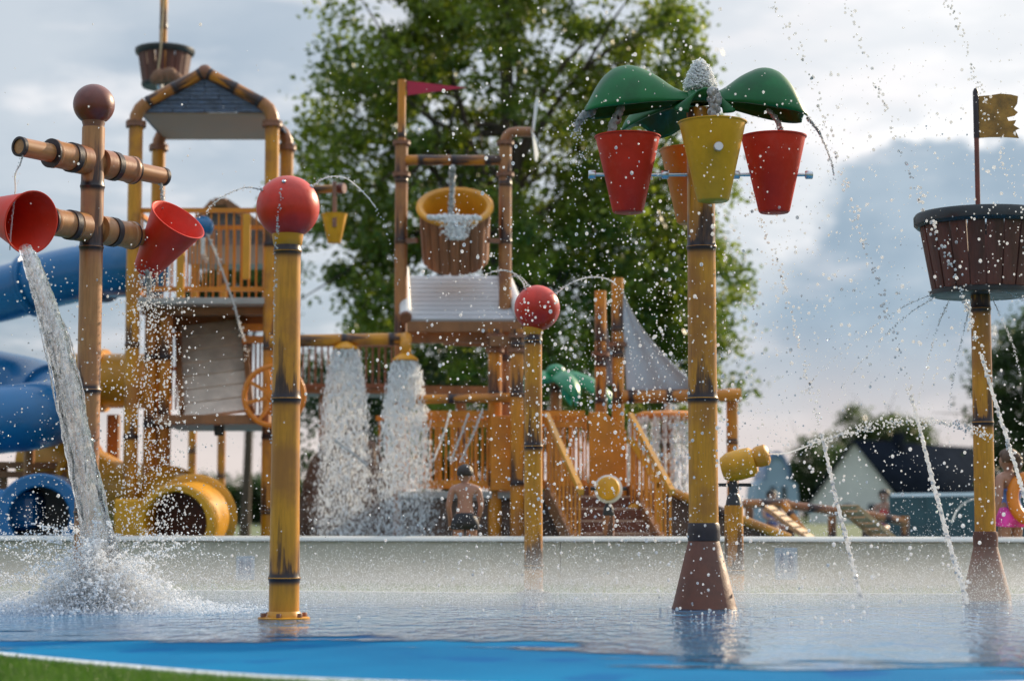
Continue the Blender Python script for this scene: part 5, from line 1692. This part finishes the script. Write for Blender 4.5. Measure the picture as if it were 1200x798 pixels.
GJ = dict(STAND)
GJ.update(rel=(0.155, 0.05, 0.65), rwr=(0.12, 0.17, 0.60), lel=(-0.150, -0.03, 0.64), lwr=(-0.155, 0.03, 0.50))
gp = P(1184, 600, 20.3)
t, m = person('child in a pink and blue swimsuit holding an orange float beside the crow nest post', (gp.x, 20.3, 0.0), R(35), 1.36, GJ, 'hair_brown')
shorts(t, m, GJ, 'pink_suit', 1.36, 'swimsuit_bottom')
skin_mesh('swimsuit_top', [m @ Vector(p) for p in ((0, 0.003, 0.575), (0, 0.005, 0.63), (0, 0.002, 0.70), (0, 0.002, 0.735))], [(0, 1), (1, 2), (2, 3)], [0.078 * 1.36, 0.074 * 1.36, 0.083 * 1.36, 0.07 * 1.36], 'blue_suit', t, 1)
pt = MB()
for i in range(8):
    a = i / 7
    pt.ball(m @ Vector((0.0 + 0.02 * math.sin(i), -0.065 - 0.02 * math.sin(a * 3), 0.95 - 0.17 * a)), (0.036 - 0.022 * a) * 1.36, 12)
pt.build('ponytail', 'hair_brown', t)
fc = P(1204, 584, 20.18)
mbf = MB()
ringp = [fc + Vector((0.15 * math.cos(a), 0.05 * math.sin(a), 0.21 * math.sin(a))) for a in [2 * math.pi * k / 30 for k in range(31)]]
mbf.tube(ringp, 0.062, 14, False)
tag(mbf.build('swim_ring', 'orange_plastic'), 'orange inflatable swim ring held by the child in pink', 'swim ring')

SIT = dict(STAND)
SIT.update(pelvis=(0, 0, 0.30), waist=(0, -0.02, 0.39), chest=(0, -0.03, 0.48), upper=(0, -0.03, 0.56), neck=(0, -0.02, 0.615), head=(0, -0.01, 0.695),
           lsh=(-0.115, -0.03, 0.565), rsh=(0.115, -0.03, 0.565), lel=(-0.15, 0.06, 0.43), rel=(0.15, 0.06, 0.43), lwr=(-0.09, 0.18, 0.40), rwr=(0.09, 0.18, 0.40),
           lhip=(-0.06, 0.02, 0.285), rhip=(0.06, 0.02, 0.285), lkn=(-0.07, 0.25, 0.29), rkn=(0.07, 0.25, 0.29), lan=(-0.07, 0.27, 0.05), ran=(0.07, 0.27, 0.05))
for px, Y, yaw, mat, lab in ((1036, 39.0, R(150), 'cloth_red', 'person in red sitting on a stool in front of the far gable'), (905, 40.5, R(200), 'cloth_blue', 'person in blue sitting on a stool behind the bamboo fence')):
    q = P(px, 600, Y)
    t, m = person(lab, (q.x, Y, 0), yaw, 1.55, SIT, 'hair_dark')
    skin_mesh('shirt', [m @ Vector(p) for p in ((0, 0, 0.31), (0, -0.02, 0.39), (0, -0.03, 0.48), (0, -0.03, 0.55))], [(0, 1), (1, 2), (2, 3)], [0.13, 0.118, 0.135, 0.12], mat, t, 1)
    shorts(t, m, SIT, 'cloth_blue', 1.55, 'shorts')
    st = thing('stool', 'wooden stool under the %s' % lab.replace(' sitting on a stool', ''), 'stool', (q.x, Y, 0))
    MB().lathe([(0.001, 0.36), (0.17, 0.36), (0.175, 0.345), (0.17, 0.33), (0.001, 0.33)], Matrix.Translation((q.x, Y, 0)), 24).build('seat', 'lounger_wood', st)
    for k in range(3):
        a = k * 2.09
        MB().tube([(q.x + 0.16 * math.cos(a), Y + 0.16 * math.sin(a), 0), (q.x + 0.11 * math.cos(a), Y + 0.11 * math.sin(a), 0.34)], 0.018, 8).build('leg', 'lounger_wood', st)

# ================================================================ water
def beads_along(mb, path, n, r0, r1, jit, sz=1.3):
    L = len(path)
    for i in range(n):
        f = random.random() * (L - 1.001)
        k = int(f)
        p = path[k].lerp(path[k + 1], f - k)
        mb_p = p + Vector((random.gauss(0, jit), random.gauss(0, jit), random.gauss(0, jit)))
        bead(mb, mb_p, random.uniform(r0, r1), random.uniform(1.0, sz))


def jet(label, pts, Y, r=0.004, rope=(0.0, 1.0), beads=40, br=(0.003, 0.008), jit=0.012, rend=None, name='water_jet', k=14, lump=0.35):
    pts = [P(p[0], p[1], p[2] if len(p) > 2 else Y) for p in pts]
    path = spline(pts, k)
    mb = MB()
    L = len(path)
    a, b = int(rope[0] * (L - 1)), int(rope[1] * (L - 1))
    if b - a > 2:
        sub = []
        for i in range(a, b):
            for q in range(3):
                sub.append(path[i].lerp(path[i + 1], q / 3) + Vector((random.gauss(0, r * 0.25), random.gauss(0, r * 0.25), 0)))
        rr = []
        for i in range(len(sub)):
            f = i / len(sub)
            base_r = r + ((rend or r) - r) * f
            rr.append(base_r * (1 + lump * mnoise.noise(Vector((i * 0.55, r * 999, len(label)))) * 1.6))
        mb.tube(sub, rr, 8)
    beads_along(mb, path, beads, br[0], br[1], jit)
    return tag(mb.build(name, 'water_jet', ang=180), label, 'water jet')


jet('thin water arc leaving the large red ball toward the blue spray ball', [(309, 224), (300, 221), (288, 220), (270, 226), (255, 235), (247, 242), (241, 252)], 13.4, 0.004, (0, 0.75), 60, (0.003, 0.006), 0.006)
jet('thin water arc leaving the large red ball toward the yellow hanging bucket', [(366, 219), (376, 211), (390, 207), (405, 209), (420, 220), (434, 235), (445, 252), (455, 275), (463, 300), (467, 340)], 13.4, 0.004, (0, 0.62), 60, (0.003, 0.006), 0.008)
jet('beaded drip running down the front of the large red ball and its post', [(330, 218, 13.28), (327, 245, 13.27), (325, 268, 13.29), (323, 290, 13.35), (322, 330, 13.36), (320, 390, 13.36), (318, 450, 13.36), (317, 520, 13.36)], 13.3, 0.003, (0, 0.03), 130, (0.003, 0.007), 0.006)
jet('thin jet falling from the blue spray ball past the upper deck', [(243, 275), (250, 290), (258, 310), (266, 333), (274, 356), (281, 382), (286, 400), (290, 425)], 25.5, 0.012, (0, 0.8), 50, (0.008, 0.016), 0.02)
jet('thin water arc from the smaller red ball toward the white slatted board', [(617, 340), (611, 329), (603, 321), (592, 317), (580, 318), (568, 322), (558, 330)], 17.9, 0.006, (0, 0.75), 40, (0.003, 0.007), 0.01)
jet('short second water arc rising from the crown of the smaller red ball', [(620, 337), (614, 328), (607, 323), (600, 324), (594, 330)], 18.1, 0.005, (0, 0.8), 20, (0.003, 0.006), 0.01)
jet('thin water arc from the smaller red ball toward the sail posts', [(651, 345), (662, 336), (675, 329), (692, 325), (708, 326), (720, 332), (730, 345), (738, 365)], 18.0, 0.006, (0, 0.75), 50, (0.003, 0.007), 0.01)
cj = [CANNON, P(925, 530, 17.9), P(960, 517, 17.6), P(1000, 505, 17.2), P(1040, 496, 16.9), P(1080, 493, 16.6), P(1120, 498, 16.3), P(1160, 512, 16.0)]
mbj = MB()
pth = spline(cj, 14)
mbj.tube(pth[:40], [0.007 + 0.004 * mnoise.noise(Vector((i * 0.6, 0, 0))) for i in range(40)], 8)
beads_along(mbj, pth[20:], 420, 0.004, 0.011, 0.022)
tag(mbj.build('water_jet', 'water_jet', ang=180), 'long flat jet shot from the right yellow cannon past the gable', 'water jet')
jet('beaded jet falling beside the right red bucket onto the pad', [(880, 215), (892, 258), (915, 325), (935, 400), (952, 470), (965, 520), (980, 585), (995, 645), (1010, 706)], 15.6, 0.012, (0.60, 1.0), 210, (0.005, 0.012), 0.016, 0.017)
jet('beaded jet falling in front of the far gable onto the pad', [(905, 5), (938, 62), (958, 112), (982, 185), (1005, 260), (1030, 335), (1055, 420), (1076, 495), (1092, 560), (1112, 635), (1134, 708)], 15.3, 0.013, (0.66, 1.0), 260, (0.005, 0.013), 0.018, 0.019)
jet('beaded jet crossing the dark stave crow nest', [(985, -5), (1012, 62), (1036, 125), (1066, 205), (1093, 265), (1112, 305), (1130, 350), (1143, 392), (1160, 450), (1180, 515), (1200, 580), (1222, 660), (1236, 706)], 15.4, 0.013, (0.62, 1.0), 280, (0.005, 0.014), 0.018, 0.017)
jet('loose chain of drops left of the gold flag', [(1105, -5), (1122, 30), (1138, 75), (1152, 118), (1172, 180), (1190, 235), (1206, 300), (1222, 380)], 15.2, 0.01, (0, 0), 120, (0.005, 0.012), 0.02)
nestjets = [([(1092, 345), (1062, 358), (1030, 378), (1000, 402), (970, 428), (945, 452)], 'left and highest'), ([(1096, 348), (1065, 368), (1035, 395), (1008, 425), (985, 455)], 'left, second'), ([(1112, 352), (1100, 380), (1088, 420), (1078, 460), (1072, 490)], 'steeply left'),
            ([(1138, 350), (1130, 385), (1122, 420), (1116, 450), (1112, 480)], 'beside the bamboo post'), ([(1160, 345), (1175, 375), (1187, 405), (1196, 440)], 'steeply right'), ([(1175, 340), (1192, 348), (1208, 360), (1225, 380)], 'flat to the right')]
for pts, w in nestjets:
    jet('fine dotted jet from the crow nest base spraying ' + w, pts, 16.2, 0.0035, (0, 0.25), 150, (0.0025, 0.0055), 0.006)
for i, (pts, w) in enumerate((([(508, 540), (520, 508), (528, 480)], 'leftmost'), ([(528, 540), (540, 510), (549, 484)], 'middle'), ([(540, 540), (556, 505), (566, 478)], 'rightmost'))):
    jet('pale slanted spray line over the standing boy, %s of three' % ('first from the showers', 'second from the showers', 'third from the showers')[i], pts, 24.0, 0.012, (0, 1), 40, (0.006, 0.012), 0.03)
jet('pale slanted jet crossing below the left shower', [(392, 515), (412, 530), (432, 546)], 24.2, 0.016, (0, 1), 20, (0.006, 0.012), 0.03)
jet('small arc of water over the teal screen fence', [(1115, 612), (1122, 597), (1132, 588), (1146, 583)], 22.0, 0.010, (0, 1), 20, (0.004, 0.008), 0.01)
jet('water trickle leaving the left end of the upper cross pipe', [(27, 181, 15.31), (24, 192, 15.3), (18, 205, 15.25), (18, 225, 15.25), (14, 260, 15.2), (11, 300, 15.2)], 15.25, 0.006, (0, 0.98), 24, (0.003, 0.005), 0.012, lump=0.2)
jet('water trickle leaving the right end of the upper cross pipe', [(184, 206, 16.7), (188, 213, 16.66), (190, 226, 16.6), (190, 245, 16.58)], 16.6, 0.012, (0, 1), 20, (0.004, 0.008), 0.012)
jet('broken spill below the right tipped bucket', [(172, 318, 16.5), (175, 335, 16.5), (174, 355, 16.5), (178, 375, 16.5)], 16.5, 0.022, (0, 0.55), 240, (0.003, 0.008), 0.05, 0.012, lump=0.4)
jet('feed stream falling into the stave barrel', [(530, 196), (530, 215), (529, 235), (528, 255)], 25.3, 0.035, (0, 1), 20, (0.008, 0.014), 0.03)
jet('water ribbon pouring from the tip of the left green leaf', [(694, 130, 14.95), (684, 136, 14.95), (677, 146, 14.95), (676, 158, 14.95), (680, 172, 14.95), (679, 190, 14.95), (672, 215, 14.95)], 14.95, 0.030, (0, 0.45), 120, (0.003, 0.008), 0.03, 0.008, 'water_ribbon', lump=0.7)
jet('water ribbon pouring from the left green leaf into the red bucket', [(728, 127, 14.9), (722, 138, 14.9), (717, 150, 14.9), (714, 165, 14.9)], 14.9, 0.028, (0, 1), 16, (0.003, 0.006), 0.02, 0.022, 'water_ribbon', lump=0.6)
jet('water ribbon pouring from the right green leaf into the red bucket', [(900, 129, 14.9), (908, 138, 14.9), (914, 150, 14.9), (917, 165, 14.9)], 14.9, 0.016, (0, 1), 16, (0.003, 0.006), 0.02, 0.020, 'water_ribbon', lump=0.6)
jet('twisting water thread off the tip of the right green leaf', [(946, 138, 14.95), (956, 150, 14.95), (962, 160, 14.95), (970, 178, 14.95), (976, 198, 14.95), (977, 214, 14.95)], 14.95, 0.012, (0, 0.9), 70, (0.002, 0.006), 0.035, 0.004, 'water_ribbon', lump=0.6)
jet('clear water sheet running down in front of the palm post top', [(836, 108, 14.8), (838, 122, 14.78), (836, 140, 14.76), (830, 160, 14.74)], 14.8, 0.045, (0, 1), 60, (0.003, 0.008), 0.05, 0.02, 'water_ribbon', lump=0.6)


# the big pour from the left tipped bucket
pour = spline([P(29, 290, 15.05), P(36, 306, 15.0), P(48, 338, 14.95), (P(63, 388, 14.9)), P(78, 450, 14.85), P(93, 525, 14.8), P(110, 605, 14.75), P(126, 665, 14.72), P(141, 716, 14.7)], 26)
L = len(pour)
SEG = 44
vs, fs = [], []
for i, p in enumerate(pour):
    f = i / (L - 1)
    d = (pour[min(i + 1, L - 1)] - pour[max(i - 1, 0)]).normalized()
    x = Vector((0, 1, 0)).cross(d).normalized()
    y = d.cross(x)
    w = 0.044 + 0.022 * min(1, f * 2.2) + 0.046 * f
    dep = 0.040 + 0.03 * f
    for k in range(SEG):
        a = 2 * math.pi * k / SEG
        q = Vector((math.cos(a) * 2.6, math.sin(a) * 2.6, f * 7.0))
        ridge = 0.26 * mnoise.noise(q * 1.1) + 0.20 * mnoise.noise(Vector((q.x * 2.4, q.y * 2.4, f * 16))) + 0.22 * f * mnoise.noise(Vector((q.x * 4, q.y * 4, f * 60))) + 0.12 * mnoise.noise(Vector((q.x * 7, q.y * 7, f * 30)))
        edge = 0.16 * max(0, f - 0.25) * mnoise.noise(Vector((0, 5 if math.cos(a) > 0 else 9, f * 38)))
        r = 1 + ridge + edge
        vs.append(p + x * (w * r * math.cos(a)) + y * (dep * r * math.sin(a)))
for i in range(L - 1):
    for k in range(SEG):
        k2 = (k + 1) % SEG
        fs.append((i * SEG + k, i * SEG + k2, (i + 1) * SEG + k2, (i + 1) * SEG + k))
mbp = MB().add(vs, fs)
# loose strands around the main body
for sidx in range(34):
    a0_, off_ = random.uniform(0, 6.28), random.uniform(0.8, 1.35)
    i0, i1 = sorted(random.sample(range(10, L - 1), 2))
    if i1 - i0 < 30:
        i1 = min(L - 1, i0 + 40)
    sp_, rr_ = [], []
    for i in range(i0, i1):
        f = i / (L - 1)
        w = 0.044 + 0.022 * min(1, f * 2.2) + 0.046 * f
        a = a0_ + 0.9 * mnoise.noise(Vector((f * 9, sidx, 0)))
        sp_.append(pour[i] + Vector((math.cos(a) * w * off_, math.sin(a) * 0.06 * off_, 0)))
        rr_.append(0.007 * (1 + 0.8 * mnoise.noise(Vector((i * 0.3, sidx, 2)))) * min(1, (i - i0) / 6 + 0.1, (i1 - i) / 6 + 0.1))
    mbp.tube(sp_, rr_, 7)
beads_along(mbp, pour[40:], 500, 0.003, 0.010, 0.10)
tag(mbp.build('poured_water', 'water_clear', ang=180), 'thick clear stream of water pouring from the left tipped red bucket', 'water stream')

# fountain head on the palm
pts, rad = [], []
fcn = PALM + Vector((0.0, 0, ZZ(105, 15)))
for _ in range(4200):
    v = Vector(rng.normal(size=3)).normalized()
    k = random.random() ** 0.4 * (1 + 0.22 * mnoise.noise(v * 3.0))
    h = abs(v.z) * k
    pts.append(fcn + Vector((v.x * k * (0.125 - 0.03 * h), v.y * k * 0.11, h * 0.225)) + Vector(rng.normal(size=3)) * 0.006)
    rad.append(random.uniform(0.0025, 0.0085))
drops('fountain_head', 'white foaming fountain head bubbling on top of the green leaves', 'fountain water', pts, np.array(rad), 'water_foam')

# showers
for c, lab in zip(SHOWERS, ('white shower spray falling from the spray head nearer the roofed tower', 'white shower spray falling from the spray head beside the barrel tower post')):
    pts, rad = [], []
    for _ in range(8000):
        f = random.random()
        a = random.uniform(0, 6.28)
        h = (f ** 1.25) * (c.z - 0.12)
        rr0 = math.sqrt(random.random()) if random.random() < 0.4 else random.uniform(0.7, 1.0)
        spread = rr0 * (0.14 + 0.11 * min(1, h / 0.7) ** 0.6 + 0.05 * h)
        spread *= 1 + 0.12 * mnoise.noise(Vector((a * 2, h * 3, c.x)))
        dome = 0.05 * (1 - rr0 * rr0)
        pts.append(c + Vector((spread * math.cos(a) + random.gauss(0, 0.012 + 0.05 * f), spread * math.sin(a) + random.gauss(0, 0.012 + 0.05 * f), -h - dome)))
        rad.append(random.uniform(0.003, 0.0115) * (1.2 - 0.55 * f))
    for _ in range(4200):          # fog that drifts off the fall
        f = random.random() ** 0.6
        h = f * (c.z - 0.12)
        k = 0.10 + 0.20 * f
        pts.append(c + Vector((random.gauss(0, k), random.gauss(0, k), -h)))
        rad.append(random.uniform(0.0015, 0.0045))
    drops('shower_spray', lab, 'shower water', pts, np.array(rad) * 0.72, 'water_foam', 4.0)

# mushroom curtain
pts, rad = [], []
zc_ = ZZ(490, 27.0)
for s in range(120):
    a = random.uniform(0, 6.28)
    n_ = random.randint(30, 90)
    r0 = 0.47
    for _ in range(n_):
        h = random.random() * (zc_ - 0.15)
        pts.append(MUSH + Vector(((r0 + 0.10 * math.sqrt(h)) * math.cos(a) + random.gauss(0, 0.010), (r0 + 0.10 * math.sqrt(h)) * math.sin(a) + random.gauss(0, 0.01), zc_ - h)))
        rad.append(random.uniform(0.005, 0.013))
drops('fountain_curtain', 'curtain of falling water round the orange mushroom fountain', 'fountain water', pts, np.array(rad), 'water_foam', 3.5)

# barrel water
pts, rad = [], []
for _ in range(900):
    h = random.random()
    pts.append(BARREL + Vector((random.gauss(0.03, 0.10 - 0.05 * h), -0.37 - 0.05 * h + random.gauss(0, 0.03), -0.22 - 0.28 * h)))
    rad.append(random.uniform(0.006, 0.016))
for _ in range(1600):
    a, r = random.uniform(0, 6.28), math.sqrt(random.random()) * 0.30
    pts.append(BARREL + Vector((r * 1.15 * math.cos(a), -0.26 + 0.12 * math.sin(a) * r / 0.3, -0.21 + random.gauss(0, 0.015))))
    rad.append(random.uniform(0.01, 0.02))
drops('barrel_spill', 'white water spilling over the lip of the stave barrel', 'spilled water', pts, np.array(rad), 'water_foam')

# splash where the pour lands: sheets thrown up and spray
pts, rad = [], []
land = P(122, 716, 14.55)
land.z = 0
for _ in range(56000):
    a = random.uniform(0, 6.28)
    sp_ = abs(random.gauss(0, 0.42))
    dx, dy = sp_ * math.cos(a) * 1.35 - 0.08, sp_ * math.sin(a) * 0.8
    top_h = 0.50 * math.exp(-(dx * dx + dy * dy) / 0.20) + 0.06
    top_h *= 0.55 + 0.9 * abs(mnoise.noise(Vector((a * 1.6, sp_ * 3.0, 0.4)))) + 0.5 * max(0, mnoise.noise(Vector((dx * 7, dy * 7, 2.2))))
    z = abs(random.random() ** 1.7) * top_h
    pts.append(land + Vector((dx, dy, 0.01 + z)))
    rad.append(random.uniform(0.0012, 0.0036) if random.random() < 0.96 else random.uniform(0.007, 0.013))
for s in range(80):                 # thrown ligaments
    a = random.uniform(0, 6.28)
    v = random.uniform(0.7, 2.0)
    vz = random.uniform(1.2, 3.6)
    side = random.uniform(-0.25, 0.15)
    for q in range(70):
        tt = 0.02 + random.random() * 0.36
        z = vz * tt - 4.9 * tt * tt
        if z > 0:
            pts.append(land + Vector((side + v * tt * math.cos(a) * 1.5 - 0.25 * tt, v * tt * math.sin(a), z)) + Vector(rng.normal(size=3)) * 0.010)
            rad.append(random.uniform(0.0025, 0.0075))
drops('ground_splash', 'white splash thrown up where the bucket water hits the pad', 'splash', pts, np.array(rad), 'water_foam')

# mist hugging the pad
N_ = 130000
x = rng.uniform(-6.0, 6.3, N_)
y = rng.uniform(15.2, 18.6, N_)
dens = np.exp(-((x - 1.5) / 5.0) ** 2)
z = rng.exponential(0.11, N_) * (0.6 + 0.9 * dens)
keep = (z < 0.95) & (rng.random(N_) < 0.45 + 0.55 * dens)
pts = np.stack([x, y, z + 0.015], 1)[keep]
rad = rng.uniform(0.0008, 0.0030, len(pts))
drops('ground_mist', 'low white mist of fine spray over the far side of the splash pad', 'spray', pts, rad, 'water_mist')

def mist_mat(name, d, fall=None):
    m, nt = new_mat(name)
    v = nd(nt, 'ShaderNodeVolumePrincipled', {'Color': (0.90, 0.95, 1.0, 1), 'Density': d, 'Anisotropy': 0.3})
    if fall:
        z = nd(nt, 'ShaderNodeSeparateXYZ', {0: nd(nt, 'ShaderNodeTexCoord').outputs['Object']}).outputs[2]
        nt.links.new(math_n(nt, 'MULTIPLY', math_n(nt, 'POWER', smooth(nt, z, 0.0, fall, 1.0, 0.0), 1.6), d), v.inputs['Density'])
    nd(nt, 'ShaderNodeOutputMaterial', {'Volume': v.outputs[0]})


mist_mat('mist_low', 0.25, 0.60)
mist_mat('mist_splash', 1.5)
tag(MB().box((0.2, 16.4, 0.313), (13.0, 3.1, 0.60)).build('pad_mist', 'mist_low', smoothed=False), 'soft white mist hugging the wet pad in front of the pool wall', 'mist', kind='stuff')
ms = MB()


def blob(u, v):
    a, b = u * 2 * math.pi, v * math.pi / 2
    r = 1 + 0.25 * mnoise.noise(Vector((math.cos(a) * 2, math.sin(a) * 2, b * 2)))
    return land + Vector((0.50 * r * math.cos(a) * math.cos(b) - 0.03, 0.32 * r * math.sin(a) * math.cos(b), 0.014 + 0.30 * r * math.sin(b)))


ms.grid(blob, 32, 10)
ms.f.append(tuple(i * 11 for i in range(32))[::-1])
tag(ms.build('splash_mist', 'mist_splash'), 'white cloud of fine spray at the foot of the poured water', 'mist', kind='stuff')

# fine drops in the air, plumes round the palm post, the nest post and the play tower
N_ = 9500
sel = rng.random(N_)
cx_ = np.where(sel < 0.5, rng.normal(1.15, 0.95, N_), np.where(sel < 0.76, rng.uniform(-0.6, 3.8, N_), np.where(sel < 0.90, rng.normal(3.5, 0.7, N_), rng.uniform(-4.2, 4.2, N_))))
y = rng.uniform(12.6, 17.6, N_)
z = rng.random(N_) ** 1.05 * 4.3
z = np.where(sel < 0.5, np.clip(rng.normal(1.5, 1.0, N_), 0.02, 4.2), z)
rad = np.exp(rng.normal(math.log(0.0036), 0.62, N_)).clip(0.0012, 0.013)
drops('airborne_drops', 'countless bright water drops hanging in the air over the splash pad', 'spray', np.stack([cx_, y, z], 1), rad, 'water_drop', 1.15)
# plume beside the right tipped bucket and over the left pad
N_ = 2600
ctr = P(178, 400, 16.4)
x = rng.normal(ctr.x, 0.17, N_)
y = rng.normal(16.4, 0.25, N_)
z = rng.uniform(0.0, ZZ(320, 16.4), N_)
rad = np.exp(rng.normal(math.log(0.0045), 0.45, N_)).clip(0.0015, 0.011)
drops('bucket_drips', 'loose drops falling below the right tipped red bucket', 'spray', np.stack([x, y, z], 1), rad, 'water_drop', 1.2)
N_ = 5200
x = rng.normal(-3.4, 0.9, N_)
y = rng.uniform(13.6, 16.8, N_)
z = rng.exponential(0.45, N_)
rad = np.exp(rng.normal(math.log(0.0035), 0.4, N_)).clip(0.0015, 0.009)
drops('splash_drops', 'fine drops flung up around the left splash', 'spray', np.stack([x, y, z], 1)[z < 2.6], rad[z < 2.6], 'water_drop')
